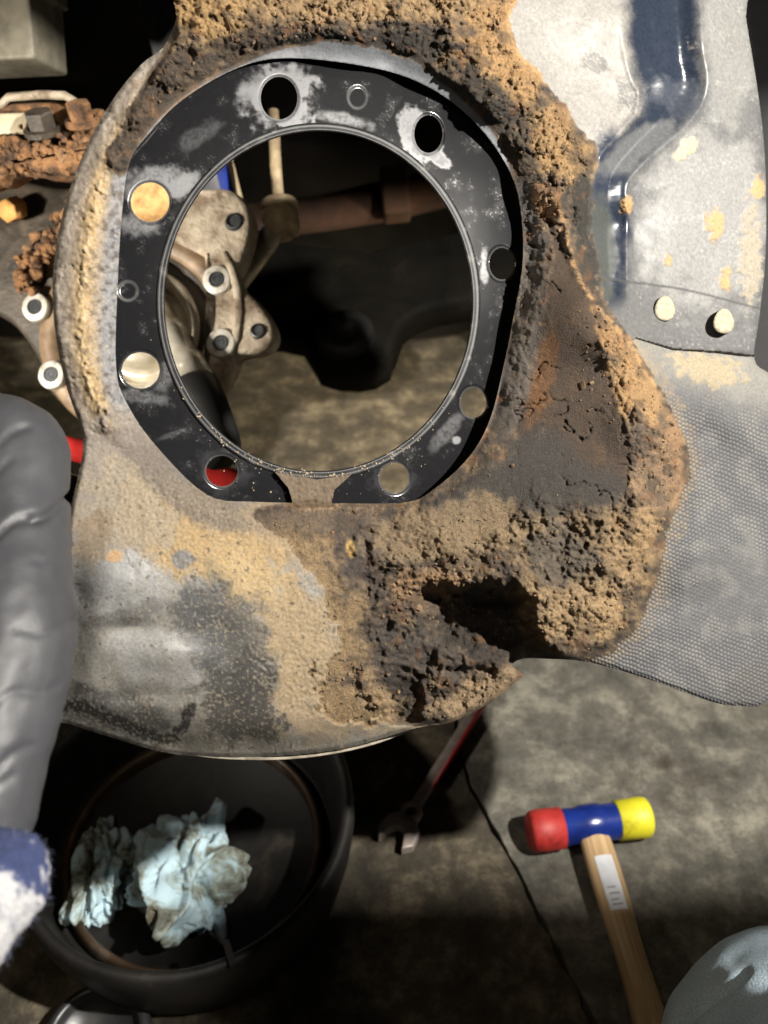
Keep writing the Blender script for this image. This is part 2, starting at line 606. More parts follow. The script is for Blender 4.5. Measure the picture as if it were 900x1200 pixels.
# --- valley with a steep bank under the big lump
valley = spline([(496, 690), (535, 690), (575, 684), (616, 700), (626, 736), (650, 776), (616, 790), (585, 768), (545, 756), (513, 744), (498, 716)], True, 4)
SD_val = sdf_poly(X, Y, valley) + fbm(X, Y, 22, 3, 3) * 9
H = H - 66 * sstep(12, -24, SD_val)
# dark overhang at the inner edge of the top mud
# --- tip of the lower lobe: broken clods
SD_pit = sdf_ell(X, Y, 475, 815, 24, 30) + fbm(X, Y, 18, 3, 6) * 10
H = H - 16 * sstep(6, -10, SD_pit)
SD_pit2 = sdf_ell(X, Y, 553, 790, 30, 10) + fbm(X, Y, 14, 3, 8) * 9
H = H - 12 * sstep(5, -7, SD_pit2)
# --- panel: stamped step, groove, seam
pan = sstep(-2, 8, SD_mud)
chan = spline([(776, -50), (776, 30), (781, 70), (789, 100), (772, 140), (742, 172), (716, 206), (711, 250), (714, 345)], False, 6)
cw = np.array([44.0] * 0 + [43, 44, 42, 36, 22, 19, 19, 21, 19])
dch = np.full(X.shape, 99.0)
for k in range(len(chan) - 1):
    wk = np.interp(k / 6.0, np.arange(9), cw)
    dch = np.minimum(dch, seg_dist(X, Y, chan[k:k + 2], False) - wk)
SD_groove = dch
H = H + pan * 3.5 * np.exp(-((dch - 3) / 5.0) ** 2) * sstep(-60, 120, Y)
H = H - pan * 19 * sstep(4, -30, dch)
seam = spline([(668, 318), (720, 328), (800, 339), (872, 357), (900, 364)], False, 5)
ds = Y - np.interp(X, seam[:, 0], seam[:, 1])
H = H + pan * (SD_flap > 0) * 4.0 * sstep(-1, 1.2, ds + fbm(X, Y, 20, 2, 2) * 1.5)
H = H - pan * 2.5 * sstep(4, -3, SD_flap) + pan * 3 * np.exp(-((SD_flap - 8) / 6) ** 2)
# bevel the sheet edge backwards
H = H - 5 * sstep(-7, 0.5, SD_out) ** 2
H = H - 20 * sstep(-60, 0, SD_out) ** 2 * sstep(620, 700, Y) * sstep(520, 440, X)
# --- dents of the lower lobe and large soft undulation of all sheet metal
H = H + fbm(X, Y, 90, 3, 21) * 4.0 + pan * fbm(X, Y, 26, 3, 23) * 0.8
for cx, cy, rx, ry, hh in [(140, 680, 40, 45, 6), (195, 768, 55, 18, 8), (150, 735, 40, 9, -5), (150, 815, 60, 12, -5), (260, 760, 25, 50, -6)]:
    H = H + hh * np.exp(-((X - cx) / rx) ** 2 - ((Y - cy) / ry) ** 2) * pan
# left ridge of caked dust
ridge = spline([(196, 92), (165, 128), (134, 180), (112, 240), (100, 310), (97, 390), (108, 450), (126, 500)], False, 6)
d_ridge = seg_dist(X, Y, ridge, False)
fib = fbm(X + fbm(X, Y, 40, 2, 41) * 20, Y * 0.35, 7, 3, 44)
H = H + np.exp(-(d_ridge / 9) ** 2) * (2.5 + 4 * fib + 2 * fbm(X, Y, 6, 2, 46))

strip = sstep(260, 140, X) * sstep(560, 480, Y)
pit1, pit2, _p = worley(X + fbm(X, Y, 12, 2, 145) * 6, Y, 7.5, 146)
H = H + strip * (fbm(X, Y, 16, 4, 147) * 3.2 - 2.0 * sstep(0.35, 0.1, pit1) * sstep(0.0, 0.3, fbm(X, Y, 30, 2, 148)))
# --- mud relief
mud = sstep(0, -9, SD_mud)
n_big = fbm(X, Y, 46, 4, 31)
n_mid = fbm(X, Y, 15, 4, 32, 0.6)
f1, f2, cid = worley(X + n_mid * 5, Y + n_big * 6, 11, 33)
g1, g2, gid = worley(X + n_mid * 3, Y, 5.0, 34)
clod = sstep(0.0, 0.5, f2 - f1)
rough_amt = np.ones_like(X)


def soft_ell(cx, cy, rx, ry, rot=0.0, nz=0.35, ns=24, seed=50):
    c, s = math.cos(math.radians(rot)), math.sin(math.radians(rot))
    u = ((X - cx) * c + (Y - cy) * s) / rx; v = (-(X - cx) * s + (Y - cy) * c) / ry
    return sstep(1.15, 0.7, np.hypot(u, v) + nz * fbm(X, Y, ns, 4, seed))


def poly_mask(pts, soft=5, nz=9, ns=16, seed=55):
    return sstep(soft, -soft, sdf_poly(X, Y, spline(pts, True, 3)) + nz * fbm(X, Y, ns, 5, seed, 0.62))


FACE = poly_mask([(652, 270), (672, 318), (692, 360), (706, 420), (722, 470), (738, 530), (734, 572), (700, 566), (660, 540), (638, 480), (640, 400), (648, 330)], 3, 7)
BLACKC = poly_mask([(640, 500), (690, 545), (735, 560), (728, 600), (690, 590), (640, 600), (590, 590), (540, 604), (500, 600), (560, 560), (600, 520)], 8, 14, 24)
# smoother clay faces
for a in [(655, 410, 45, 120, 10), (680, 540, 50, 75, 0), (610, 520, 45, 60, 0), (700, 280, 22, 60, 0), (560, 590, 60, 40, -20)]:
    rough_amt = rough_amt * (1 - 0.72 * soft_ell(*a))
rough_amt = rough_amt * (1 - 0.75 * FACE) * (1 - 0.4 * BLACKC)
# thin dust film instead of crust on the lower lobe's tan area and under the ring
thin = np.maximum(soft_ell(372, 600, 90, 34), soft_ell(370, 790, 55, 80))
rough_amt = rough_amt * (1 - 0.6 * thin)
# cratered areas
crater = np.maximum(soft_ell(520, 740, 80, 60), np.maximum(soft_ell(690, 655, 60, 60), soft_ell(640, 735, 60, 40)))
crater = np.maximum(crater, soft_ell(440, 720, 45, 40))
n_fin = fbm(X + n_mid * 4, Y + n_big * 5, 7.5, 3, 37, 0.6)
gran = sstep(-0.25, 0.35, fbm(X, Y, 38, 3, 38))
clodm = np.clip(soft_ell(430, 10, 260, 36) + soft_ell(640, 120, 40, 90, -35) + soft_ell(500, 700, 50, 40) + soft_ell(760, 480, 26, 110, -22) + soft_ell(690, 730, 70, 40) + soft_ell(740, 640, 40, 70), 0, 1)
rid = 1 - 2.2 * np.abs(fbm(X + n_mid * 6, Y + n_big * 8, 21, 4, 39, 0.55))
tl = fbm(X + n_mid * 8, Y + n_big * 10, 40, 4, 47, 0.55) * 7
flk = np.floor(tl) + sstep(0.38, 0.62, tl - np.floor(tl))
flm = sstep(-0.15, 0.2, fbm(X, Y, 70, 2, 48))
relief = flm * flk * 2.6 + n_big * 9 + n_mid * 4 + rid * 3.2 + n_fin * 2.6 + gran * (0.5 - g1) * 1.5 + clodm * ((clod - 0.5) * 1.9 + (cid - 0.5) * 2.2)
nz_c = fbm(X, Y, 28, 3, 40)
c1, c2, _ = worley(X + n_mid * 9, Y + n_big * 9, 17, 36)
relief = relief - crater * 5.5 * sstep(0.36, 0.10, c1) * sstep(-0.1, 0.3, nz_c) - crater * 2.5 * sstep(0.40, 0.1, f1)
crack = np.abs(fbm(X, Y, 60, 4, 71))
crackm = sstep(0.25, 0.45, fbm(X, Y, 50, 2, 72) + 0.25) * sstep(0.020, 0.004, crack) * np.maximum(soft_ell(660, 440, 70, 140), soft_ell(700, 550, 60, 60))
lobz = sstep(520, 600, Y) * sstep(480, 420, X)
mud_r = sstep(0, 1, -SD_mud / (9 + 34 * lobz))
H = H + mud_r * (3.0 - 2.2 * lobz + relief * rough_amt - 5 * crackm)
# fine dust grain on the rest
dusty = soft_ell(230, 620, 150, 70, 20) + soft_ell(360, 760, 70, 90)
H = H + np.clip(dusty, 0, 1) * (fbm(X, Y, 4.2, 2, 61) * 1.3 + fbm(X, Y, 12, 3, 62) * 1.2) * (1 - mud)
# roots / clods standing on the crest line
crest = spline([(648, 228), (660, 262), (672, 310), (690, 345), (715, 376), (738, 402), (756, 436), (768, 452)], False, 6)
d_cr = seg_dist(X, Y, crest, False)
H = H + np.exp(-(d_cr / 6) ** 2) * (5 + 5 * n_mid) * mud
tabm = sstep(4, -2, SD_tab)
H = H + tabm * (fbm(X, Y, 5, 3, 161) * 2.6 + fbm(X, Y, 16, 2, 162) * 2)
# keep the rim by the ring above the ring's own face
near = sstep(26, 3, np.abs(SD_cut))
H = np.where(SD_cut > -3, np.maximum(H, 2.0 + 0 * H), H) if False else H
H = H * (1 - near * 0.25) + near * 0.25 * 8

# ------------------------------------------------------------------ dirt map (albedo + roughness), with the panel channel's shade painted in
C = np.zeros(X.shape + (4,))
nA = fbm(X, Y, 30, 5, 81); nB = fbm(X, Y, 8, 4, 82); nC = fbm(X, Y, 3.6, 3, 83)


def setc(mask, c, rough=None):
    m = np.clip(mask, 0, 1)[..., None]
    C[..., :3] = C[..., :3] * (1 - m) + np.array(c) * m
    if rough is not None:
        C[..., 3] = C[..., 3] * (1 - m[..., 0]) + rough * m[..., 0]


GREYD = (0.27, 0.265, 0.25); LGREY = (0.42, 0.41, 0.39); PAINT = (0.028, 0.031, 0.038); TAN = (0.335, 0.235, 0.118); OCH = (0.36, 0.22, 0.09); BRN = (0.16, 0.11, 0.07)
DCLAY = (0.040, 0.036, 0.032); GCLAY = (0.10, 0.10, 0.098); RUST = (0.22, 0.10, 0.045); TAUPE = (0.215, 0.185, 0.155)
C[..., :3] = GREYD; C[..., 3] = 0.62
# sheet metal, left strip
setc(sstep(260, 140, X) * sstep(560, 480, Y), TAUPE, 0.8)
setc(np.exp(-((d_ridge - 2) / 12) ** 2) * sstep(-0.35, 0.15, nB + 0.25), TAN, 0.9)
setc(np.exp(-((d_ridge) / 7) ** 2) * sstep(-0.1, 0.3, fib), (0.42, 0.32, 0.185), 0.95)
setc(sstep(24, 10, SD_ring) * sstep(640, 560, Y), (0.135, 0.135, 0.142), 0.55)
setc(sstep(0.18, 0.34, nB) * sstep(45, 10, SD_ring) * 0.8, (0.05, 0.045, 0.042), 0.7)
setc(soft_ell(200, 100, 50, 30, -45, 0.6) * 0.85, BRN, 0.9)
setc(soft_ell(150, 165, 14, 42, 32, 0.5) * 0.7, (0.06, 0.05, 0.045), 0.8)
setc(strip * sstep(0.05, 0.4, nB + 0.6 * nA) * 0.6, (0.11, 0.09, 0.07), 0.85)
setc(strip * sstep(0.1, 0.4, -nB + 0.4 * nC) * 0.5, (0.31, 0.265, 0.205), 0.9)
# grey band between ring and the top mud
setc(sstep(60, 30, SD_ring) * sstep(300, 380, X) * sstep(300, 200, Y), (0.10, 0.105, 0.115), 0.55)
# lower lobe
lob = sstep(520, 600, Y) * sstep(560, 480, X)
setc(lob, (0.20, 0.19, 0.17), 0.55)
for e, c, r, k in [
    ((140, 560, 80, 80), TAUPE, 0.85, 1), ((235, 625, 130, 62, 18), TAN, 0.92, 0.95), ((290, 690, 60, 40, 10), (0.36, 0.265, 0.14), 0.92, 0.9), ((150, 600, 60, 60), (0.26, 0.22, 0.165), 0.9, 0.8),
    ((345, 770, 60, 95, -8), (0.29, 0.215, 0.125), 0.92, 0.9), ((390, 838, 70, 34, -10), (0.30, 0.23, 0.15), 0.92, 0.85), ((240, 745, 50, 75, 10), (0.05, 0.048, 0.045), 0.6, 0.85), ((285, 770, 40, 70, 0), (0.075, 0.072, 0.065), 0.6, 0.85),
    ((130, 690, 65, 45, -10), (0.225, 0.225, 0.222), 0.45, 0.95), ((185, 770, 62, 36, 8), (0.25, 0.245, 0.235), 0.42, 0.95), ((110, 630, 22, 40, 20), (0.20, 0.15, 0.10), 0.9, 0.8), ((140, 725, 50, 14, -20), (0.09, 0.085, 0.08), 0.6, 0.7),
    ((130, 835, 85, 28, 12), (0.055, 0.054, 0.052), 0.5, 0.85), ((215, 655, 14, 12), (0.09, 0.105, 0.125), 0.6, 0.8), ((135, 652, 10, 8), (0.45, 0.27, 0.12), 0.9, 0.8), ((270, 845, 60, 30), (0.13, 0.115, 0.095), 0.6, 0.7), ((300, 872, 140, 14, 0), (0.10, 0.09, 0.075), 0.6, 0.6)]:
    setc(soft_ell(*e, nz=0.6) * k, c, r)
setc(lob * 0.0 + sstep(42, 30, SD_ring + 8 * nB) * sstep(480, 540, Y) * (X < 480) * 0.85, (0.125, 0.104, 0.088), 0.8)
setc(sstep(10, 3, seg_dist(X, Y, spline([(66, 826), (100, 828), (140, 846), (185, 866), (212, 856), (222, 830)], False, 4), False) + nB * 9 + nC * 3) * 0.92, (0.022, 0.022, 0.022), 0.35)
setc(poly_mask([(262, 775), (300, 760), (322, 790), (318, 830), (340, 850), (300, 868), (250, 860), (240, 810)], 4, 26, 20) * 0.85, (0.045, 0.043, 0.040), 0.45)
setc(poly_mask([(218, 680), (262, 690), (262, 760), (236, 790), (216, 740)], 6, 26, 20, 58) * 0.6, (0.05, 0.052, 0.056), 0.45)
setc(lob * sstep(0.12, 0.4, nC + 0.4 * nB) * 0.35, (0.29, 0.255, 0.20), 0.9)
setc(lob * sstep(30, 2, SD_mud + nB * 22) * 0.7, (0.24, 0.185, 0.12), 0.92)
setc(lob * sstep(0.22, 0.5, nC + 0.8 * nA) * 0.3, (0.33, 0.27, 0.19), 0.9)
setc(lob * sstep(0.36, 0.50, nB - 0.3 * nC + 0.35 * nA) * 0.7, (0.035, 0.03, 0.027), 0.7)
# right panel
pr = (X > np.interp(Y, [-40, 50, 110, 170, 250, 470], [480, 540, 600, 640, 650, 655])) * sstep(0, 4, SD_mud)
setc(pr, (0.10, 0.10, 0.10), 0.43)
setc(pr * (X < np.interp(Y, [-40, 80, 135, 200], [760, 770, 750, 690])) * (Y < 205), (0.205, 0.194, 0.177), 0.55)
setc(pr * soft_ell(850, 60, 45, 100, 0, .4), (0.16, 0.158, 0.15), 0.5)
setc(pr * soft_ell(830, 260, 80, 110, 0, .5) * 0.6, (0.24, 0.235, 0.225), 0.6)
setc(pr * sstep(9, -12, SD_groove + nA * 10 + nC * 3), (0.018, 0.024, 0.038), 0.2)  # bare navy paint, darkened further to carry the channel's shade
setc(pr * soft_ell(800, 118, 40, 26, 0, .8) * 0.3, (0.09, 0.098, 0.115), 0.4)
setc(pr * soft_ell(717, 240, 22, 95, -4, .4), (0.020, 0.026, 0.042), 0.30)  # shade of the channel's unlit lower slope painted dark blue
setc(pr * soft_ell(745, 175, 58, 19, -36, .5) * 0.9, (0.10, 0.102, 0.105), 0.55)
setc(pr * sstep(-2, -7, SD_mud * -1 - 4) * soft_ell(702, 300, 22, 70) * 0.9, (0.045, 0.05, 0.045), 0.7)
setc(pr * sstep(2, 12, SD_groove) * sstep(0.12, 0.5, nC + 0.6 * nB) * 0.3, (0.12, 0.12, 0.12), 0.6)
setc(pr * sstep(2, 12, SD_groove) * sstep(0.25, 0.6, -nC + 0.7 * nA) * 0.25, (0.36, 0.35, 0.335), 0.75)
for e in [(697, 74, 18, 11, 20), (737, 110, 16, 22, -10)]:
    setc(pr * soft_ell(*e, nz=0.7, ns=9) * sstep(0.0, 0.12, np.abs(nB)) * 0.7, (0.06, 0.058, 0.055), 0.6)
for e, c in [((838, 262, 10, 19, -5), OCH), ((735, 240, 7, 12, 15), OCH), ((850, 328, 8, 13, 15), OCH), ((804, 173, 16, 9, -35), (0.5, 0.4, 0.22)), ((888, 222, 8, 16, 0), OCH), ((783, 306, 4, 8, 0), OCH), ((829, 432, 40, 17, 10), (0.30, 0.25, 0.16)), ((880, 300, 14, 60, 0), (0.25, 0.215, 0.16))]:
    setc(pr * soft_ell(*e, nz=0.9, ns=10) * 0.8, c, 0.9)
    H = H + pr * soft_ell(*e, nz=0.9, ns=10) * (nC * 2 + 1.5)
seamd = sstep(2.2, 0.6, np.abs(ds)) * pr * (SD_flap > 0)
setc(seamd * 0.8, (0.05, 0.05, 0.05), 0.7)
# flap
fl = sstep(4, -4, SD_flap) * sstep(0, 4, SD_mud)
setc(fl, (0.098, 0.098, 0.100), 0.85)
setc(fl * sstep(-0.1, 0.3, nA) * 0.6, (0.155, 0.15, 0.14), 0.9)
setc(fl * sstep(470, 415, Y + (X - 800) * -0.35 + nA * 20), (0.165, 0.158, 0.143), 0.55)
setc(fl * soft_ell(829, 432, 45, 20, 12, .8, 10) * 0.7, (0.27, 0.22, 0.135), 0.9)
setc(fl * soft_ell(880, 800, 34, 24, -40, .6, 8) * 0.8, (0.10, 0.095, 0.09), 0.9)
setc(fl * sstep(24, 2, SD_mud + nB * 22 + nA * 12) * 0.45, (0.24, 0.185, 0.115), 0.95)
# mud
mm = sstep(5.0, 2.0, SD_mud)
base_m = np.zeros_like(C); base_m[:] = C
Cm = C.copy()
C[...] = C
setc(mm, (0.092, 0.072, 0.054), 0.85)
tone = nA * 0.8 + nB * 0.7 + (cid - 0.5) * 0.5
setc(mm * sstep(0.0, 0.5, tone), (0.19, 0.145, 0.096), 0.95)
setc(mm * sstep(-0.05, -0.5, tone), (0.040, 0.034, 0.029), 0.7)
for e, c, r, k in [
    ((400, 0, 230, 30, 0), (0.44, 0.315, 0.175), 0.95, 0.8), ((500, 60, 60, 26, 30), (0.075, 0.068, 0.055), 0.9, 0.8), ((180, 120, 26, 70, 38), (0.13, 0.10, 0.075), 0.9, 0.7), ((600, 60, 70, 70, 45), (0.50, 0.33, 0.16), 0.95, 0.85), ((250, 15, 45, 40, 0), (0.52, 0.36, 0.17), 0.95, 0.8),
    ((420, 46, 130, 12, 4), (0.040, 0.034, 0.030), 0.9, 0.85), ((300, 46, 60, 12, -8), (0.075, 0.055, 0.04), 0.9, 0.8), ((570, 120, 30, 55, -38), (0.06, 0.054, 0.045), 0.85, 0.85), ((610, 195, 24, 60, -15), (0.10, 0.085, 0.065), 0.85, 0.7),
    ((655, 170, 35, 50, -30), (0.46, 0.31, 0.15), 0.95, 0.75), ((640, 235, 20, 24, 0), (0.36, 0.20, 0.10), 0.95, 0.8), ((618, 270, 14, 60, -6), (0.12, 0.12, 0.125), 0.6, 0.8),
    ((685, 255, 16, 60, 0), (0.055, 0.056, 0.048), 0.8, 0.85), ((628, 330, 12, 60, 5), (0.10, 0.09, 0.08), 0.6, 0.7),
    ((655, 410, 52, 110, 12), (0.085, 0.058, 0.038), 0.75, 0.85), ((640, 430, 18, 60, 12), (0.22, 0.115, 0.05), 0.85, 0.6), ((600, 450, 22, 70, 12), (0.075, 0.062, 0.052), 0.6, 0.8), ((690, 520, 52, 60, 0), (0.055, 0.048, 0.042), 0.8, 0.85),
    ((745, 460, 30, 45, -35), (0.50, 0.33, 0.16), 0.95, 0.75), ((715, 395, 14, 50, -40), (0.46, 0.29, 0.14), 0.95, 0.7), ((785, 540, 20, 55, 0), (0.42, 0.27, 0.15), 0.95, 0.75), ((745, 520, 14, 50, 5), (0.20, 0.16, 0.13), 0.9, 0.7), ((765, 560, 30, 50, 0), (0.30, 0.215, 0.145), 0.95, 0.6),
    ((610, 575, 80, 35, -25), DCLAY, 0.75, 0.85), ((580, 620, 90, 30, -12), (0.125, 0.118, 0.10), 0.85, 0.6), ((545, 580, 50, 16, -30), (0.05, 0.045, 0.04), 0.8, 0.7), ((640, 560, 50, 30, 0), (0.05, 0.05, 0.05), 0.7, 0.7),
    ((560, 630, 90, 40, -10), (0.27, 0.21, 0.135), 0.92, 0.6), ((660, 650, 55, 38, 10), (0.085, 0.083, 0.078), 0.8, 0.75), ((740, 630, 35, 55, 0), (0.46, 0.33, 0.18), 0.95, 0.75), ((690, 720, 60, 36, -15), (0.47, 0.345, 0.195), 0.95, 0.85), ((630, 690, 26, 24, 0), (0.36, 0.27, 0.16), 0.95, 0.6),
    ((372, 582, 32, 26, 0), (0.34, 0.255, 0.17), 0.92, 0.9), ((370, 612, 95, 14, 0), (0.21, 0.165, 0.125), 0.8, 0.8), ((430, 630, 70, 26, 0), (0.17, 0.14, 0.115), 0.7, 0.7),
    ((410, 670, 40, 26, 30), (0.11, 0.095, 0.088), 0.45, 0.85), ((395, 740, 26, 40, 0), (0.10, 0.085, 0.07), 0.6, 0.8), ((500, 690, 40, 26, 0), (0.33, 0.215, 0.12), 0.95, 0.7), ((470, 760, 50, 34, 0), (0.085, 0.075, 0.068), 0.6, 0.8),
    ((520, 770, 50, 30, -20), (0.13, 0.112, 0.095), 0.8, 0.7), ((560, 815, 60, 22, -25), (0.36, 0.275, 0.175), 0.95, 0.8), ((470, 815, 24, 28, 0), (0.04, 0.034, 0.028), 0.9, 0.8), ((420, 830, 50, 26, 0), (0.40, 0.30, 0.185), 0.95, 0.8), ((565, 735, 55, 40, 10), (0.05, 0.042, 0.036), 0.9, 0.8)]:
    setc(mm * soft_ell(*e, nz=0.65) * min(1, k * 1.15), tuple(np.array(c) * (0.55 if c[0] < 0.14 else (0.62 if c[0] < 0.3 else 0.80))), r)
setc(mm * sstep(0.06, 0.32, -nA + 0.25 * nB) * 0.6, (0.050, 0.040, 0.032), 0.75)
setc(mm * sstep(0.22, 0.4, fbm(X, Y, 24, 4, 171)) * 0.45, (0.19, 0.095, 0.04), 0.9)
setc(mm * FACE * 0.95, (0.062, 0.043, 0.029), 0.72)
setc(mm * FACE * sstep(0.1, 0.5, nA) * 0.5, (0.105, 0.066, 0.037), 0.8)
setc(mm * BLACKC * 0.85, (0.040, 0.037, 0.034), 0.55)
setc(mm * soft_ell(636, 440, 16, 55, 12, 0.8) * 0.7, (0.17, 0.085, 0.033), 0.85)
setc(mm * poly_mask([(600, 300), (622, 300), (632, 360), (628, 430), (604, 500), (580, 520), (598, 440), (606, 370)], 4, 6) * 0.75, (0.105, 0.095, 0.085), 0.6)
setc(mm * poly_mask([(520, 590), (570, 575), (615, 610), (600, 640), (540, 650), (480, 660), (440, 640), (460, 605)], 6, 22, 18) * 0.75, (0.25, 0.195, 0.125), 0.92)
setc(mm * poly_mask([(606, 640), (640, 610), (700, 600), (730, 620), (736, 680), (700, 720), (650, 745), (620, 720)], 6, 26, 16, 57) * 0.5, (0.30, 0.225, 0.135), 0.92)
setc(mm * soft_ell(656, 652, 48, 34, 10, 0.9) * 0.7, (0.060, 0.058, 0.054), 0.6)
setc(mm * soft_ell(408, 672, 44, 30, 40, 0.7) * 0.85, (0.062, 0.052, 0.050), 0.30)
setc(mm * sstep(-46, -2, SD_mud + 34 * nA + 18 * nB) * sstep(480, 440, X) * sstep(605, 640, Y) * 0.85, (0.30, 0.225, 0.13), 0.92)
setc(mm * soft_ell(411, 643, 6, 12, -8, 0.3) * 0.95, (0.42, 0.30, 0.12), 0.9)
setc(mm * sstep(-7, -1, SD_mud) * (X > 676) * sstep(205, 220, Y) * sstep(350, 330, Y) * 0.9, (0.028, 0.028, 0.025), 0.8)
setc(mm * sstep(0.10, 0.42, nB + 0.5 * nC) * (1 - 0.85 * FACE) * (1 - 0.6 * BLACKC) * sstep(-0.2, 0.45, nA + (0.35 * clodm if clodm.shape == X.shape else 0)) * 0.38, (0.31, 0.235, 0.15), 0.95)
setc(mm * (SD_tab < 6) * 0 + (SD_tab < 5) * (SD_ring < 6) * (0.75 + 0.25 * sstep(-.2, .3, nB)), (0.12, 0.088, 0.058), 0.9)
setc(mm * sstep(0.20, 0.44, -nB + 0.5 * nC) * 0.4, (0.04, 0.034, 0.029), 0.7)
setc(mm * np.exp(-(d_cr / 3.0) ** 2) * sstep(-.3, .2, nB) * 0.8, (0.50, 0.33, 0.16), 0.95)
C[..., :3] *= 1 - mm[..., None] * (1 - np.array([0.72, 0.66, 0.60]))
C[..., 3] = np.clip(C[..., 3] + nB * 0.08, 0.15, 1)
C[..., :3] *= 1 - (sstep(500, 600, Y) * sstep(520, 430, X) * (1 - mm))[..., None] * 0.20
weave_amt = np.clip(fl * sstep(430, 500, Y - (X - 800) * 0.25 + nA * 25) * (1 - 0.55 * soft_ell(860, 690, 60, 60, 0, .8)), 0, 1)


def grid_mesh(name, X, Y, H, SD, keep_extra, C, mat, parent, thick, weave=None):
    """cells of the relief inside SD<0, border vertices pulled onto the border, edges turned back by `thick`"""
    Xs, Ys = X.copy(), Y.copy()
    gyy, gxx = np.gradient(SD, Y[1, 0] - Y[0, 0], X[0, 1] - X[0, 0])
    gl = np.maximum(gxx ** 2 + gyy ** 2, 0.15)
    st = X[0, 1] - X[0, 0]
    out = (SD > 0) & (SD < 2.2 * st)
    Xs = np.where(out, X - gxx * SD / gl, X); Ys = np.where(out, Y - gyy * SD / gl, Y)
    ins = SD < 0
    cell = (ins[:-1, :-1].astype(int) + ins[1:, :-1] + ins[:-1, 1:] + ins[1:, 1:]) >= 1
    if keep_extra is not None:
        cell &= (keep_extra[:-1, :-1] & keep_extra[1:, 1:] & keep_extra[1:, :-1] & keep_extra[:-1, 1:])
    nr, nc = X.shape
    idx = np.arange(nr * nc).reshape(nr, nc)
    q = np.stack([idx[:-1, :-1][cell], idx[1:, :-1][cell], idx[1:, 1:][cell], idx[:-1, 1:][cell]], 1)
    used, inv = np.unique(q, return_inverse=True)
    q = inv.reshape(-1, 4)
    px, py, hh = Xs.ravel()[used], Ys.ravel()[used], H.ravel()[used]
    cc = C.reshape(-1, 4)[used]
    wv = weave.ravel()[used] if weave is not None else None
    e = np.concatenate([q[:, [0, 1]], q[:, [1, 2]], q[:, [2, 3]], q[:, [3, 0]]])
    key = np.sort(e, 1); key = key[:, 0] * (len(used) + 1) + key[:, 1]
    _, first, cnt = np.unique(key, return_index=True, return_counts=True)
    be = e[first[cnt == 1]]
    if thick:
        bu, bi = np.unique(be, return_inverse=True); bi = bi.reshape(-1, 2)
        n0 = len(used); nb = len(bu)
        px = np.concatenate([px, px[bu], px[bu]]); py = np.concatenate([py, py[bu], py[bu]])
        hh = np.concatenate([hh, hh[bu], hh[bu] - thick])
        cc = np.concatenate([cc, cc[bu], cc[bu]])
        if wv is not None:
            wv = np.concatenate([wv, wv[bu], wv[bu]])
        sk = np.stack([bi[:, 1] + n0, bi[:, 0] + n0, bi[:, 0] + n0 + nb, bi[:, 1] + n0 + nb], 1)
        q = np.concatenate([q, sk])
    co = plane_pts(px, py, hh)
    me = bpy.data.meshes.new(name)
    me.vertices.add(len(co)); me.vertices.foreach_set('co', co.astype(np.float32).ravel())
    nf = len(q)
    me.loops.add(nf * 4); me.loops.foreach_set('vertex_index', q.astype(np.int32).ravel())
    me.polygons.add(nf); me.polygons.foreach_set('loop_start', np.arange(0, nf * 4, 4, dtype=np.int32))
    me.update(calc_edges=True)
    a = me.color_attributes.new('dirt', 'FLOAT_COLOR', 'POINT')
    a.data.foreach_set('color', cc.astype(np.float32).ravel())
    if wv is not None:
        a = me.attributes.new('weave', 'FLOAT', 'POINT'); a.data.foreach_set('value', wv.astype(np.float32))
        uv = me.uv_layers.new(name='cloth')
        ang = math.radians(22)
        U = (px * math.cos(ang) + py * math.sin(ang)) / 4.6; V = (-px * math.sin(ang) * 1.0 + py * math.cos(ang)) / 4.5
        uv.data.foreach_set('uv', np.stack([U[q.ravel()], V[q.ravel()]], 1).astype(np.float32).ravel())
    return link(name, me, mat, parent)


M_body = mat_attr('dusty_steel', 1100, 0.35, 0.0005, vary=0.4)
M_panel = mat_attr('dusty_painted_steel', 700, 0.14, 0.0003, spec=0.45)
M_mud = mat_attr('caked_mud', 1100, 1.0, 0.0011, spec=0.4, vary=0.6)
M_flap = mat_attr('dusty_woven_cloth', 900, 0.25, 0.0004, weave=True)
M_ring = mat_attr('black_gloss_paint', 1200, 0.03, 0.0003, spec=0.4, vary=0.2)
not_deep = SD_mud > -8
sep = np.interp(Y, [-40, 50, 110, 170, 250, 470], [480, 540, 600, 640, 650, 655])
xl = X < 640
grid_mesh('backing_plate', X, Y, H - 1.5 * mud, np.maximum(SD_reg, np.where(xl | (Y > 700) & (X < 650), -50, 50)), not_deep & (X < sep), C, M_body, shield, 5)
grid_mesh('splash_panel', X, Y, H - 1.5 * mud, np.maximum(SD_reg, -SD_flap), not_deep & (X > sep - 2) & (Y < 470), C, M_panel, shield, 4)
grid_mesh('cloth_flap', X, Y, H - 1.5 * mud, np.maximum(SD_reg, SD_flap), not_deep & (X > 640), C, M_flap, shield, 3, weave_amt)
grid_mesh('mud_crust', X, Y, H, np.maximum(SD_reg, SD_mud), None, C, M_mud, shield, 6)

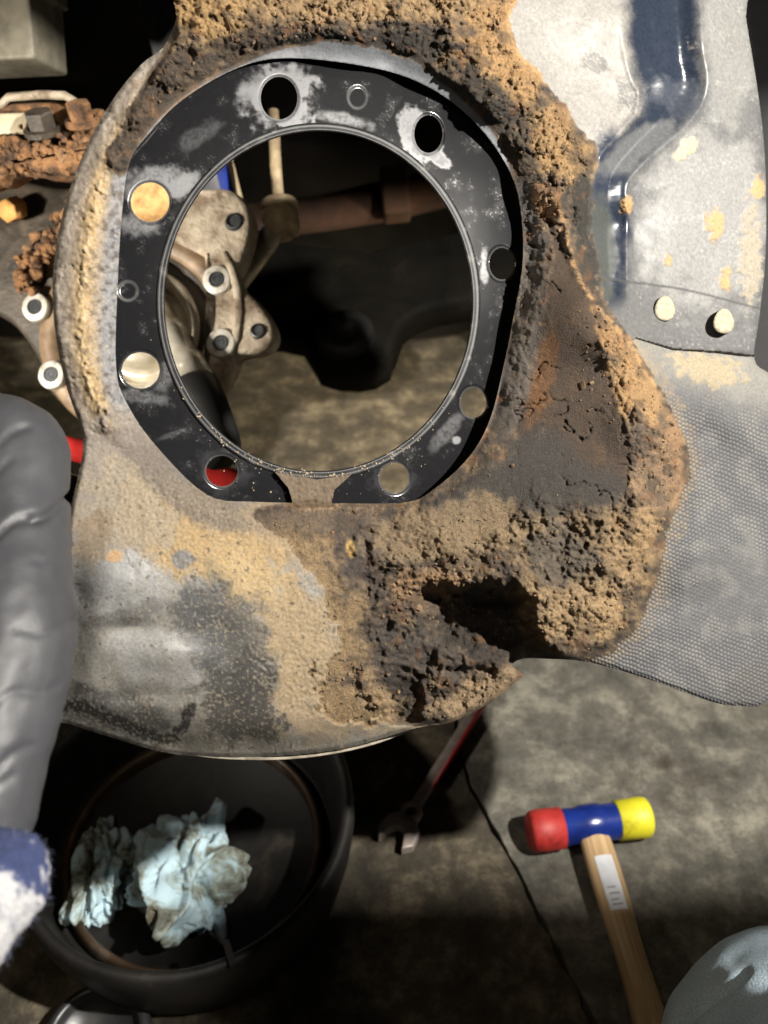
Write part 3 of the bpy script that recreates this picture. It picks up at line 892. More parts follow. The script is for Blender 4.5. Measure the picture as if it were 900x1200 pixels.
# crumbs and flakes of every size stuck on the crust
bm = bmesh.new()
cl = bm.verts.layers.float_color.new('dirt')
rngc = np.random.RandomState(77)
spots = [((430, 12), (120, 18), 420), ((600, 80), (40, 40), 260), ((655, 165), (24, 30), 260), ((640, 240), (14, 20), 120), ((725, 415), (22, 40), 260), ((780, 545), (18, 40), 200), ((500, 690), (38, 26), 260), ((700, 715), (40, 30), 260), ((560, 815), (36, 16), 170), ((420, 800), (36, 30), 120), ((600, 640), (70, 36), 200), ((200, 100), (34, 34), 130), ((330, 40), (60, 12), 140), ((370, 590), (60, 16), 70)]
pal = np.array([(0.34, 0.235, 0.125), (0.26, 0.185, 0.11), (0.17, 0.11, 0.06), (0.09, 0.066, 0.045), (0.30, 0.17, 0.075), (0.05, 0.042, 0.035)])
for (cx_, cy_), (sx_, sy_), n_ in spots:
    for i in range(n_):
        px, py = rngc.normal(cx_, sx_), rngc.normal(cy_, sy_)
        ix = int(round((px - gx[0]) / STEP)); iy = int(round((py - gy[0]) / STEP))
        if not (2 < ix < len(gx) - 3 and 2 < iy < len(gy) - 3) or SD_mud[iy, ix] > -4 or SD_reg[iy, ix] > -5:
            continue
        size = 0.00035 * (1 + rngc.exponential(0.9))
        if size > 0.0026:
            size = 0.0026
        c = PL(px, py, float(H[iy, ix]) + 0.15 * size / K)
        r = bmesh.ops.create_icosphere(bm, subdivisions=1, radius=size, matrix=Matrix.Translation(c))
        ax_ = Vector(rngc.normal(size=3)).normalized()
        sq = rngc.uniform(0.35, 0.9)
        local = np.array(C[iy, ix, :3])
        colr = 0.55 * pal[rngc.randint(len(pal))] * rngc.uniform(0.7, 1.15) + 0.45 * local
        for v in r['verts']:
            d_ = v.co - c
            d_ -= ax_ * d_.dot(ax_) * (1 - sq)
            v.co = c + d_ * rngc.uniform(0.7, 1.3)
            v[cl] = (*colr, 0.95)
o = link('mud_crumbs', bm_mesh(bm, 'mud_crumbs'), M_mud, shield, smooth=False)
o['kind'] = 'stuff'

# mounting ring
RS = 1.2
rx_ = np.arange(126, 625, RS); ry_ = np.arange(56, 602, RS)
XR, YR = np.meshgrid(rx_, ry_)
X, Y = XR, YR
sdR = sdf_poly(X, Y, ring_out) - 7
sdR = np.maximum(sdR, -(sdf_ell(X, Y, HOLE[0], HOLE[1], HOLE[2] + 4.5, HOLE[3] + 4.5)))
HR = fbm(X, Y, 140, 2, 91) * 0.9 + fbm(X, Y, 30, 2, 92) * 0.05
CR = np.zeros(X.shape + (4,)); C = CR
C[..., :3] = (0.008, 0.008, 0.009); C[..., 3] = 0.13
nA = fbm(X, Y, 26, 5, 101); nB = fbm(X, Y, 9, 4, 102); nC = fbm(X, Y, 4, 3, 103)
setc(sstep(0.05, 0.6, nA) * 0.5, (0.016, 0.016, 0.016), 0.2)
setc(sstep(0.5, 0.65, nC + 0.5 * nA) * 0.12, (0.08, 0.08, 0.078), 0.6)
scr = np.abs(fbm(X * 0.25 + Y, Y * 0.18 - X, 9, 3, 121))
setc(sstep(0.05, 0.0, scr) * sstep(0.1, 0.4, nA) * 0.35, (0.09, 0.09, 0.09), 0.5)


def soft_dust(cx, cy, rx, ry, rot=0.0):
    c, s = math.cos(math.radians(rot)), math.sin(math.radians(rot))
    u = ((X - cx) * c + (Y - cy) * s) / rx; v = (-(X - cx) * s + (Y - cy) * c) / ry
    return sstep(1.15, 0.55, np.hypot(u, v) + 0.7 * nA + 0.35 * nB + 0.2 * nC)


DUST = (0.125, 0.125, 0.132)
for e, k in [((328, 112, 42, 40, 0), 1.0), ((302, 104, 22, 34, 40), 0.5), ((490, 160, 20, 34, -20), 1.0), ((514, 186, 18, 9, 30), 1.0), ((405, 140, 40, 8, 14), 0.35), ((182, 218, 40, 26, -10), 0.62), ((168, 258, 26, 22), 0.5), ((215, 218, 30, 12, -40), 0.4),
             ((165, 466, 34, 9, 10), 0.35), ((192, 440, 12, 22), 0.3), ((262, 552, 30, 30), 0.12), ((462, 560, 28, 27), 0.12), ((568, 312, 6, 24), 0.28), ((524, 506, 32, 9, -52), 0.25), ((232, 160, 30, 12, -30), 0.18), ((205, 330, 4, 60, 6), 0.12), ((205, 508, 28, 4, -20), 0.2), ((535, 516, 5, 5), 0.8)]:
    setc(soft_dust(*e) * k * (0.55 + 0.45 * sstep(-0.5, 0.3, nC + nB * 0.6)), DUST, 0.6)
for bx, by, rx, ry in BOLT:
    s = sdf_ell(X, Y, bx, by, rx, ry)
    sdR = np.maximum(sdR, -s)
    HR = HR - 2.2 * sstep(4.0, 0, s) ** 2 
    setc(sstep(2.6, 1.0, s) * 0.25, (0.2, 0.2, 0.2), 0.35)
for bx, by, rx, ry in EMB:
    s = sdf_ell(X, Y, bx, by, rx, ry)
    HR = HR - 1.6 * sstep(1.2, -1.2, s)
    setc(sstep(2.5, .5, np.abs(s)) * 0.35, (0.2, 0.2, 0.2), 0.5)
ring = grid_mesh('mounting_ring', X, Y, HR, sdR, None, C, M_ring, shield, 5)
# rolled rim round the big opening
M_rim = mat_noise('worn_black_rim', spec=0.2, stops=[(0.40, (0.008, 0.008, 0.009)), (0.60, (0.02, 0.02, 0.02)), (0.78, (0.12, 0.115, 0.105))], scale=110, rough=0.42, metal=0.0, bstr=0.15, bdist=0.0004)
bm = bmesh.new()
prof = [(7, -2.5), (5.6, 1.4), (4.2, 2.0), (2.6, 1.7), (0.6, 1.7), (-1.2, 2.2), (-2.6, 2.0), (-3.6, 1.0), (-4.0, -1.0), (-4.0, -18), (-2.6, -18), (-2.6, -4)]
NSEG = 220
rows = []
for dr, h in prof:
    a = np.linspace(0, 2 * np.pi, NSEG, endpoint=False)
    co = plane_pts(HOLE[0] + (HOLE[2] + dr) * np.cos(a), HOLE[1] + (HOLE[3] + dr) * np.sin(a), np.full(NSEG, h))
    rows.append([bm.verts.new(c) for c in co])
for a, b_ in zip(rows[:-1], rows[1:]):
    for i in range(NSEG):
        j = (i + 1) % NSEG
        bm.faces.new((a[i], a[j], b_[j], b_[i]))
link('rolled_rim', bm_mesh(bm, 'rolled_rim'), M_rim, shield)

# loose grit lying on the rim and the muddy bridge
bm = bmesh.new()
for i in range(260):
    a = math.radians(random.gauss(92, 26))
    dr = random.choice((random.gauss(1.0, 2.2), random.uniform(2, 34)))
    if dr > 6 and random.random() < 0.55:
        continue
    c = PL(HOLE[0] + (HOLE[2] + dr) * math.cos(a), HOLE[1] + (HOLE[3] + dr) * math.sin(a), 2.2 if dr < 6 else 0.6)
    r = bmesh.ops.create_icosphere(bm, subdivisions=1, radius=random.uniform(0.00022, 0.0007) * (1 if dr < 6 else 0.7), matrix=Matrix.Translation(c))
    for v in r['verts']:
        v.co += Vector((random.uniform(-1, 1), random.uniform(-1, 1), random.uniform(-1, 1))) * 0.00016
o = link('grit', bm_mesh(bm, 'grit'), mat_plain('grit_dust', (0.30, 0.24, 0.16), 0.95, vary=0.4, scale=300), shield, smooth=False)
o['kind'] = 'stuff'

# rivets
M_rivet = mat_noise('dusty_rivet', [(0.3, (0.20, 0.17, 0.11)), (0.6, (0.38, 0.335, 0.24))], 400, 0.7, 0, 0.6, 0.001)
for rx, ry in ((779, 362), (848, 377)):
    bm = bmesh.new()
    rows = []
    for rr, h in [(13.2, 20), (13.2, 30.5), (12.3, 32.5), (9.5, 33.3), (5, 33.0), (0.01, 32.8)]:
        a = np.linspace(0, 2 * np.pi, 28, endpoint=False)
        wob = 1 + 0.05 * np.sin(a * 3 + rx)
        co = plane_pts(rx + rr * 0.92 * wob * np.cos(a), ry + rr * 1.12 * wob * np.sin(a), np.full(28, h + (0 if rx < 800 else -3.0)))
        rows.append([bm.verts.new(c) for c in co])
    for a, b_ in zip(rows[:-1], rows[1:]):
        for i in range(28):
            j = (i + 1) % 28
            bm.faces.new((a[i], b_[i], b_[j], a[j]))
    bmesh.ops.recalc_face_normals(bm, faces=bm.faces)
    link('rivet', bm_mesh(bm, 'rivet'), M_rivet, shield)

# thin back lip under the lower lobe
M_lip = mat_noise('bare_steel_lip', [(0.3, (0.14, 0.12, 0.09)), (0.6, (0.42, 0.37, 0.29))], 90, 0.5, 0.0, 0.2, 0.0006)
lp = spline([(198, 876), (240, 886), (300, 889), (350, 887), (400, 880), (445, 869), (490, 852)], False, 8)
bm = bmesh.new()
rows = []
for off, h in [(-8, -32), (1.2, -32), (2.2, -34), (2.0, -38), (-1.0, -42)]:
    tt = np.linspace(0, 1, len(lp)); wdt = np.sin(np.pi * np.clip(tt, 0.02, 0.98)) ** 0.5
    co = plane_pts(lp[:, 0], lp[:, 1] + off * wdt, np.full(len(lp), float(h)))
    rows.append([bm.verts.new(c) for c in co])
for a, b_ in zip(rows[:-1], rows[1:]):
    for i in range(len(lp) - 1):
        bm.faces.new((a[i], b_[i], b_[i + 1], a[i + 1]))
link('edge_lip', bm_mesh(bm, 'edge_lip'), M_lip, shield)

# ------------------------------------------------------------------ steering knuckle behind
M_cast = mat_noise('dusty_cast_iron', [(0.30, (0.07, 0.045, 0.028)), (0.42, (0.21, 0.16, 0.11)), (0.58, (0.44, 0.38, 0.29)), (0.74, (0.28, 0.16, 0.08))], 34, 0.6, 0, 0.8, 0.004, 130, detail=12)
M_mach = mat_noise('machined_steel', [(0.3, (0.34, 0.30, 0.22)), (0.7, (0.70, 0.65, 0.54))], 40, 0.28, 0.35, 0.1, 0.001)
M_rust = mat_noise('flaky_rust', [(0.30, (0.025, 0.018, 0.013)), (0.44, (0.12, 0.062, 0.03)), (0.58, (0.30, 0.15, 0.06)), (0.74, (0.20, 0.16, 0.115))], 60, 0.9, 0, 1.0, 0.006, 170, detail=12)
M_darkiron = mat_noise('oily_dark_iron', [(0.3, (0.018, 0.015, 0.012)), (0.6, (0.07, 0.055, 0.04)), (0.8, (0.16, 0.10, 0.06))], 35, 0.5, 0.1, 0.5, 0.003)
M_washer = mat_noise('clean_washer', [(0.32, (0.22, 0.19, 0.15)), (0.45, (0.46, 0.44, 0.39)), (0.7, (0.66, 0.64, 0.58))], 150, 0.4, 0.2, 0.15, 0.001)
M_bolt = mat_noise('dark_hole', [(0.3, (0.02, 0.022, 0.025)), (0.7, (0.07, 0.075, 0.08))], 120, 0.4, 0.4, 0.1, 0.001)


class Pl:                          # a tilted work plane through a photo pixel at a depth
    def __init__(s, px, py, d, yaw=0, pitch=0):
        s.p0 = np.array([(px - 450) / F * d, (600 - py) / F * d, -d])
        n = Matrix.Rotation(math.radians(yaw), 3, 'Y') @ Matrix.Rotation(math.radians(pitch), 3, 'X') @ Vector((0, 0, 1))
        s.n = np.array(n)
        s.nw = (R3 @ n).normalized()

    def at(s, px, py, h=0.0):       # h in metres toward the viewer
        return Vector(plane_pts(np.array([px]), np.array([py]), np.array([h]), s.p0, s.n, 1.0)[0])

    def mat(s, px, py, h=0.0):
        return frame_mat(s.at(px, py, h), s.nw, R3 @ Vector((1, 0, 0)))


hub = Pl(158, 388, 0.80, -8, -4)
knuckle = empty('steering_knuckle', hub.at(158, 388, -0.02), 'dusty cast steering knuckle with bolted hub flange seen through the round opening', 'steering knuckle')


def px_prism(bm, pl, pts, h0, h1, bev):
    pts = list(pts)
    o = pl.mat(pts[0][0], pts[0][1])
    inv = o.inverted()
    loc = [(inv @ pl.at(p[0], p[1], 0.0)) for p in pts]
    loc2 = [(q.x, q.y) for q in loc]
    area = sum(loc2[i - 1][0] * loc2[i][1] - loc2[i][0] * loc2[i - 1][1] for i in range(len(loc2)))
    if area < 0:
        loc2.reverse()
    add_prism(bm, loc2, o, h0, h1, bev, 3)


# casting with two lobes on the right
up = spline([(150, 205), (195, 212), (235, 222), (266, 222), (288, 236), (295, 262), (289, 292), (278, 316), (262, 318), (236, 300), (190, 280), (150, 275)], True, 5)
lo = spline([(240, 296), (262, 300), (276, 316), (284, 336), (306, 357), (320, 380), (321, 398), (308, 411), (276, 418), (262, 438), (240, 458), (232, 430), (246, 380), (246, 340)], True, 5)
for pts, name, hs in ((up, 'upper_lobe', (274, 260, 7.5)), (lo, 'lower_lobe', (302, 388, 6.5))):
    bm = bmesh.new()
    px_prism(bm, hub, pts, -0.02, 0.004, 0.006)
    lobe = link(name, bm_mesh(bm, name), M_cast, knuckle, smooth=True)
    m = hub.mat(hs[0], hs[1], 0.0045)
    r = hs[2] * 0.8 / F
    bm = bmesh.new()
    add_lathe(bm, [(r * 1.5, -0.001), (r * 1.25, 0.0022), (r, 0.0026), (r * 0.95, 0.0004), (0.0001, 0.0003)], m, 24)
    link('bolt_hole', bm_mesh(bm, 'bolt_hole'), M_bolt, lobe, smooth=False)
s_ = 0.80 / F
m0 = hub.mat(158, 388)
bm = bmesh.new()
add_lathe(bm, [(0.0955, -0.03), (0.0955, -0.008), (0.092, 0.0), (0.079, 0.002), (0.074, -0.004)], m0, 72)
flange = link('hub_flange', bm_mesh(bm, 'hub_flange'), mat_noise('brown_oily_flange', [(0.3, (0.07, 0.045, 0.025)), (0.55, (0.20, 0.135, 0.08)), (0.8, (0.36, 0.27, 0.18))], 40, 0.5, 0.1, 0.4, 0.002), knuckle)
bm = bmesh.new()
add_lathe(bm, [(0.074, -0.004), (0.071, -0.014), (0.062, -0.014), (0.060, -0.003)], m0, 72)
link('seal_groove', bm_mesh(bm, 'seal_groove'), M_darkiron, flange)
bm = bmesh.new()
add_lathe(bm, [(0.060, -0.003), (0.057, 0.001), (0.050, 0.001), (0.047, -0.004)], m0, 72)
link('bearing_ring', bm_mesh(bm, 'bearing_ring'), M_mach, flange)
bm = bmesh.new()
add_lathe(bm, [(0.047, -0.004), (0.044, -0.016), (0.034, -0.016), (0.032, -0.002), (0.028, 0.003), (0.001, 0.003)], m0, 60)
link('hub_bore', bm_mesh(bm, 'hub_bore'), M_mach, flange)
for px, py in ((255, 329), (260, 403), (43, 361), (62, 440)):
    r = 16.0 * s_
    m = hub.mat(px, py, 0.004)
    bm = bmesh.new()
    hexo = [(r * 1.08 * math.cos(i * math.pi / 3 + 0.3) * (1 + .04 * math.sin(i * 2.1 + px)), r * 1.08 * math.sin(i * math.pi / 3 + 0.3)) for i in range(6)]
    hexo = [tuple(p) for p in spline(hexo, True, 4)]
    add_prism(bm, hexo, m, -0.014, 0.004, 0.0015, 2)
    bs = link('bolt_boss', bm_mesh(bm, 'bolt_boss'), M_washer, knuckle)
    bm = bmesh.new()
    add_lathe(bm, [(r * 0.60, 0.0038), (r * 0.54, 0.0052), (r * 0.48, 0.0052), (r * 0.46, 0.00425), (r * 0.30, 0.00425), (r * 0.28, 0.0047), (r * 0.2, 0.0047), (r * 0.18, 0.0042), (0.0001, 0.0042)], m, 24)
    link('bolt_hole', bm_mesh(bm, 'bolt_hole'), M_bolt, bs, smooth=False)
# rib joining the lobes, and ring steps of the flange face
bm = bmesh.new()
add_tube(bm, [hub.at(x, y, 0.004) for x, y in [(262, 296), (272, 316), (279, 338), (280, 366), (277, 396), (268, 420)]], [0.003, 0.0042, 0.0045, 0.0045, 0.004, 0.003], 10)
rough_up(bm, 0.0012, 160, 4)
link('cast_rib', bm_mesh(bm, 'cast_rib'), M_cast, knuckle)
# left web of the casting
bm = bmesh.new()
px_prism(bm, hub, spline([(-40, 210), (60, 215), (120, 240), (110, 470), (60, 465), (40, 420), (12, 380), (-30, 340)], True, 5), -0.05, -0.004, 0.008)
o = link('cast_web', bm_mesh(bm, 'cast_web'), M_darkiron, knuckle)
# flaky rust lumps on it
bm = bmesh.new()
for i in range(130):
    t = random.random()
    px = 20 + 75 * t + random.uniform(-14, 14); py = 335 - 95 * t + random.uniform(-18, 18)
    c = hub.at(px, py, random.uniform(-0.004, 0.012))
    r = bmesh.ops.create_icosphere(bm, subdivisions=2, radius=random.uniform(0.0022, 0.0055), matrix=Matrix.Translation(c))
    for v in r['verts']:
        v.co += Vector([mnoise.noise(v.co * 330 + Vector((k * 9, 0, 0))) for k in range(3)]) * 0.0035
o = link('rust_scale', bm_mesh(bm, 'rust_scale'), M_rust, knuckle)
o['kind'] = 'stuff'
bm = bmesh.new()
px_prism(bm, hub, spline([(112, 196), (190, 205), (206, 232), (204, 268), (160, 276), (112, 262)], True, 5), -0.01, 0.012, 0.006)
link('rusted_ear', bm_mesh(bm, 'rusted_ear'), mat_noise('orange_rust_skin', [(0.3, (0.22, 0.11, 0.04)), (0.55, (0.55, 0.33, 0.13)), (0.8, (0.42, 0.28, 0.15))], 60, 0.9, 0, 0.6, 0.002), knuckle)
# drive shaft through the hub
bm = bmesh.new()
pts = [P(150, 322, 0.80), P(183, 376, 0.785), P(191, 388, 0.782), P(192, 390, 0.781), P(200, 402, 0.778), P(201, 404, 0.777), P(212, 424, 0.772), P(213, 426, 0.771), P(226, 450, 0.766)]
add_tube(bm, pts, [0.017, 0.0175, 0.0175, 0.0192, 0.0192, 0.0178, 0.0178, 0.0198, 0.0198], 32)
sh = link('axle_shaft', bm_mesh(bm, 'axle_shaft'), mat_noise('bright_worn_steel', [(0.3, (0.42, 0.38, 0.30)), (0.7, (0.80, 0.76, 0.66))], 50, 0.25, 0.3, 0.15, 0.001), knuckle)
bm = bmesh.new()
add_tube(bm, [P(225, 448, 0.767), P(227, 453, 0.765), P(238, 476, 0.760), P(256, 522, 0.75), P(263, 538, 0.745)], [0.0185, 0.0215, 0.0215, 0.020, 0.016], 28)
link('shaft_boot', bm_mesh(bm, 'shaft_boot'), mat_plain('black_rubber', (0.012, 0.012, 0.012), 0.45), sh)

# tie rod with ball joint on the right
M_rod = mat_noise('dusty_rod', [(0.3, (0.20, 0.14, 0.08)), (0.6, (0.42, 0.33, 0.20))], 50, 0.6, 0.1, 0.4, 0.002)
tie = empty('tie_rod', P(326, 262, 0.86), 'tan dusty tie rod with ball joint and bright steel arm behind the opening', 'tie rod')
bm = bmesh.new()
add_tube(bm, [P(320, 130, 0.87), P(323, 190, 0.865), P(326, 236, 0.86)], [0.0055, 0.0055, 0.006], 16)
link('stud_rod', bm_mesh(bm, 'stud_rod'), M_rod, tie)
m = frame_mat(P(327, 240, 0.86), P(322, 190, 0.865) - P(327, 240, 0.86))
bm = bmesh.new()
add_lathe(bm, [(0.001, -0.004), (0.017, -0.004), (0.0185, 0.0), (0.017, 0.003), (0.008, 0.006), (0.006, 0.008)], m, 28)
link('dust_cap', bm_mesh(bm, 'dust_cap'), M_rod, tie)
bm = bmesh.new()
add_lathe(bm, [(0.001, -0.036), (0.010, -0.034), (0.0165, -0.026), (0.018, -0.015), (0.0175, -0.007), (0.012, -0.004), (0.001, -0.004)], m, 28)
link('ball_joint', bm_mesh(bm, 'ball_joint'), M_rod, tie)
bm = bmesh.new()
add_lathe(bm, [(0.001, 0.0), (0.007, 0.0), (0.008, 0.004), (0.007, 0.010), (0.001, 0.011)], frame_mat(P(338, 268, 0.845), P(356, 268, 0.845) - P(338, 268, 0.845)), 12)
link('grease_nipple', bm_mesh(bm, 'grease_nipple'), M_rod, tie)
bm = bmesh.new()
add_tube(bm, [P(328, 258, 0.86), P(312, 282, 0.855), P(295, 305, 0.85), P(262, 345, 0.84)], [0.010, 0.0125, 0.0125, 0.013], 20)
link('steel_arm', bm_mesh(bm, 'steel_arm'), mat_noise('worn_steel_arm', [(0.3, (0.20, 0.16, 0.10)), (0.6, (0.48, 0.42, 0.32))], 30, 0.38, 0.5, 0.2, 0.001), tie)

# shock absorber, blue with a pale label strip
shock = empty('shock_absorber', P(258, 250, 0.95), 'grey and blue shock absorber tube slanting behind the muddy shield', 'shock absorber')
a0 = P(178, -60, 0.96); a1 = P(262, 265, 0.95)
bm = bmesh.new()
add_tube(bm, [a0, a0.lerp(a1, 0.5), a1], 0.027, 32)
link('tube', bm_mesh(bm, 'tube'), mat_noise('grey_shock_paint', [(0.3, (0.13, 0.13, 0.14)), (0.7, (0.27, 0.27, 0.28))], 30, 0.5, 0.1, 0.2, 0.001), shock)
ax = (a1 - a0).normalized()
mS = frame_mat(a0, ax, R3 @ Vector((1, 0, 0)))
ang_c = math.atan2((mS.inverted().to_3x3() @ (CAM - a0)).y, (mS.inverted().to_3x3() @ (CAM - a0)).x)
M_blue = mat_noise('scuffed_blue_paint', [(0.3, (0.008, 0.018, 0.12)), (0.65, (0.02, 0.05, 0.32))], 60, 0.4, 0, 0.2, 0.001)
M_cream = mat_plain('cream_label', (0.55, 0.44, 0.28), 0.6)
LS = (a1 - a0).length
for nm, mt, s0, s1 in (('blue_stripe', M_blue, 0.25, 0.80), ('cream_stripe', M_cream, 0.82, 1.5)):
    best = None
    bm = bmesh.new()
    sgn = 1 if (mS @ Vector((0.03 * math.cos(ang_c + 0.6), 0.03 * math.sin(ang_c + 0.6), 0)) - CAM).dot(R3 @ Vector((1, 0, 0))) > (mS @ Vector((0.03 * math.cos(ang_c - 0.6), 0.03 * math.sin(ang_c - 0.6), 0)) - CAM).dot(R3 @ Vector((1, 0, 0))) else -1
    rows = []
    for z in np.linspace(0.0, LS, 10):
        rows.append([bm.verts.new(mS @ Vector((0.0274 * math.cos(ang_c + sgn * s), 0.0274 * math.sin(ang_c + sgn * s), z))) for s in np.linspace(s0, s1, 8)])
    for a, b_ in zip(rows[:-1], rows[1:]):
        for i in range(7):
            bm.faces.new((a[i], a[i + 1], b_[i + 1], b_[i]))
    link(nm, bm_mesh(bm, nm), mt, shock)


def box(bm, mat4, sx, sy, sz, bev=0.004, seg=3):
    r = bmesh.ops.create_cube(bm, size=1, matrix=mat4 @ Matrix.Diagonal((sx, sy, sz, 1)))
    es = set()
    for v in r['verts']:
        es.update(v.link_edges)
    bmesh.ops.bevel(bm, geom=list(es), offset=bev, segments=seg, affect='EDGES', profile=0.6)


# rusty caliper bracket, upper left
up_pl = Pl(50, 165, 0.74, -6, 8)
brk = empty('caliper_bracket', up_pl.at(50, 185, -0.01), 'rusty caliper bracket with two bolt heads at the upper left edge', 'bracket')
bm = bmesh.new()
px_prism(bm, up_pl, spline([(-40, 172), (10, 158), (40, 165), (70, 172), (112, 166), (118, 185), (104, 202), (60, 205), (20, 200), (-5, 212), (-40, 214)], True, 6), -0.03, 0.006, 0.007)
bmesh.ops.subdivide_edges(bm, edges=[e for e in bm.edges if e.calc_length() > 0.006], cuts=1)
rough_up(bm, 0.0028, 120, 2)
link('arm', bm_mesh(bm, 'arm'), M_rust, brk)
bm = bmesh.new()
for i in range(150):
    px = random.uniform(-5, 112); py = random.gauss(180, 12) - 0.0 * px
    r = bmesh.ops.create_icosphere(bm, subdivisions=1, radius=random.uniform(0.0012, 0.0036), matrix=Matrix.Translation(up_pl.at(px, py, random.uniform(0.003, 0.007))))
    for v in r['verts']:
        v.co += Vector([mnoise.noise(v.co * 420 + Vector((k * 9, 0, 0))) for k in range(3)]) * 0.0022
o = link('rust_scale', bm_mesh(bm, 'rust_scale'), M_rust, brk, smooth=False)
o['kind'] = 'stuff'
bm = bmesh.new()
px_prism(bm, up_pl, spline([(-40, 122), (4, 113), (70, 112), (92, 120), (112, 122), (116, 150), (110, 172), (60, 175), (-40, 170)], True, 6), -0.05, -0.012, 0.006)
link('back_plate', bm_mesh(bm, 'back_plate'), M_rust, brk)
bm = bmesh.new()
add_tube(bm, [up_pl.at(x, y, -0.008) for x, y in [(-40, 128), (2, 122), (10, 114), (50, 111), (76, 112), (92, 122)]], 0.0035, 10)
link('wire_clip', bm_mesh(bm, 'wire_clip'), M_cast, brk)
bm = bmesh.new()
px_prism(bm, up_pl, [(-40, 132), (30, 130), (34, 156), (-40, 158)], -0.012, -0.002, 0.003)
link('pad_spacer', bm_mesh(bm, 'pad_spacer'), mat_plain('cream_pad', (0.42, 0.36, 0.25), 0.6), brk)
for px, py, r, mt in ((50, 150, 17, M_darkiron), (96, 140, 15, M_rust)):
    m = up_pl.mat(px, py, 0.0)
    m = m @ Matrix.Rotation(math.radians(-55), 4, 'X')
    rr = r * 0.73 / F
    bm = bmesh.new()
    add_prism(bm, [(rr * math.cos(i * math.pi / 3), rr * math.sin(i * math.pi / 3)) for i in range(6)], m, -0.004, 0.014, 0.002)
    add_lathe(bm, [(rr * 1.35, -0.004), (rr * 1.35, 0.0), (rr * 1.05, 0.001)], m, 24)
    link('bolt', bm_mesh(bm, 'bolt'), mt, brk, smooth=False)
bm = bmesh.new()
m = hub.mat(12, 246, 0.016)
add_prism(bm, [(0.011 * math.cos(i * math.pi / 3 + .4), 0.011 * math.sin(i * math.pi / 3 + .4)) for i in range(6)], m @ Matrix.Rotation(0.5, 4, 'X'), -0.012, 0.008, 0.0025)
rough_up(bm, 0.0016, 90)
tag(link('rusty_nut', bm_mesh(bm, 'rusty_nut'), mat_noise('orange_rust', [(0.3, (0.32, 0.14, 0.03)), (0.7, (0.56, 0.31, 0.10))], 60, 0.9, 0, 0.6, 0.002), loc=hub.at(12, 246, 0.01)), 'bright orange rusted nut left of the shield below the bracket', 'nut')

# grey steel block, top left corner
blk_pl = Pl(20, 40, 0.78, -10, 12)
blk = empty('steel_block', blk_pl.at(20, 80, -0.02), 'grey steel block with a flat cap in the top left corner', 'bracket')
M_blk = mat_noise('grey_tan_metal', [(0.3, (0.10, 0.09, 0.065)), (0.6, (0.22, 0.20, 0.15))], 40, 0.6, 0.1, 0.3, 0.001)
bm = bmesh.new()
box(bm, blk_pl.mat(-10, 44, -0.03), 0.115, 0.056, 0.06, 0.004)
link('block_body', bm_mesh(bm, 'block_body'), M_blk, blk)
bm = bmesh.new()
box(bm, blk_pl.mat(-12, -8, -0.026), 0.118, 0.018, 0.064, 0.003)
link('block_cap', bm_mesh(bm, 'block_cap'), M_blk, blk)

# dim axle beam in the back
bm = bmesh.new()
add_tube(bm, [P(250, 265, 1.30), P(380, 250, 1.32), P(450, 236, 1.33), P(560, 212, 1.35), P(760, 180, 1.38)], [0.026, 0.026, 0.030, 0.027, 0.027], 20)
beam = empty('axle_beam', P(420, 240, 1.32), 'dim rust brown axle beam crossing the dark behind the opening', 'axle')
link('beam_tube', bm_mesh(bm, 'beam_tube'), mat_noise('dim_rust', [(0.3, (0.02, 0.009, 0.005)), (0.7, (0.07, 0.03, 0.014))], 20, 0.9, 0, 0.4, 0.003), beam)
bm = bmesh.new()
box(bm, frame_mat(P(463, 228, 1.29), R3 @ Vector((0, 0, 1)), R3 @ Vector((1, 0.1, 0))), 0.04, 0.07, 0.05, 0.006)
link('spring_clamp', bm_mesh(bm, 'spring_clamp'), mat_plain('dim_brown_rust', (0.08, 0.04, 0.02), 0.9), beam)

# black control arm added to darken and shade the floor behind the opening
ca = Pl(430, 380, 1.12, -6, -30)
bm = bmesh.new()
px_prism(bm, ca, spline([(262, 300), (330, 288), (430, 300), (520, 280), (650, 268), (660, 330), (560, 356), (505, 366), (470, 386), (455, 428), (418, 442), (372, 434), (352, 400), (300, 392), (262, 380)], True, 2), -0.03, 0.012, 0.010)
carm = empty('added_control_arm', ca.at(430, 430, -0.03), 'black control arm added to darken the view low behind the opening', 'control arm')
link('arm_plate', bm_mesh(bm, 'arm_plate'), mat_noise('black_added_arm', [(0.3, (0.004, 0.0035, 0.003)), (0.6, (0.009, 0.008, 0.006)), (0.8, (0.025, 0.018, 0.011))], 14, 0.75, 0, 0.5, 0.004, spec=0.08), carm)
bm = bmesh.new()
add_lathe(bm, [(0.036, 0.0), (0.036, 0.016), (0.032, 0.022), (0.018, 0.022), (0.015, 0.012), (0.001, 0.012)], ca.mat(406, 400, 0.006), 40)
link('bushing', bm_mesh(bm, 'bushing'), mat_plain('black_bushing', (0.010, 0.009, 0.008), 0.6), carm)

# charcoal panel at the right edge
bm = bmesh.new()
pf = Pl(930, 200, 0.92, -20, 0)
px_prism(bm, pf, spline([(868, -60), (880, 60), (886, 200), (884, 330), (870, 470), (1060, 480), (1060, -60)], True, 5), -0.02, 0.0, 0.004)
tag(link('fender_panel', bm_mesh(bm, 'fender_panel'), mat_plain('charcoal_plastic', (0.03, 0.03, 0.032), 0.6), loc=pf.at(930, 470)), 'charcoal plastic panel at the right edge behind the metal splash panel', 'panel')

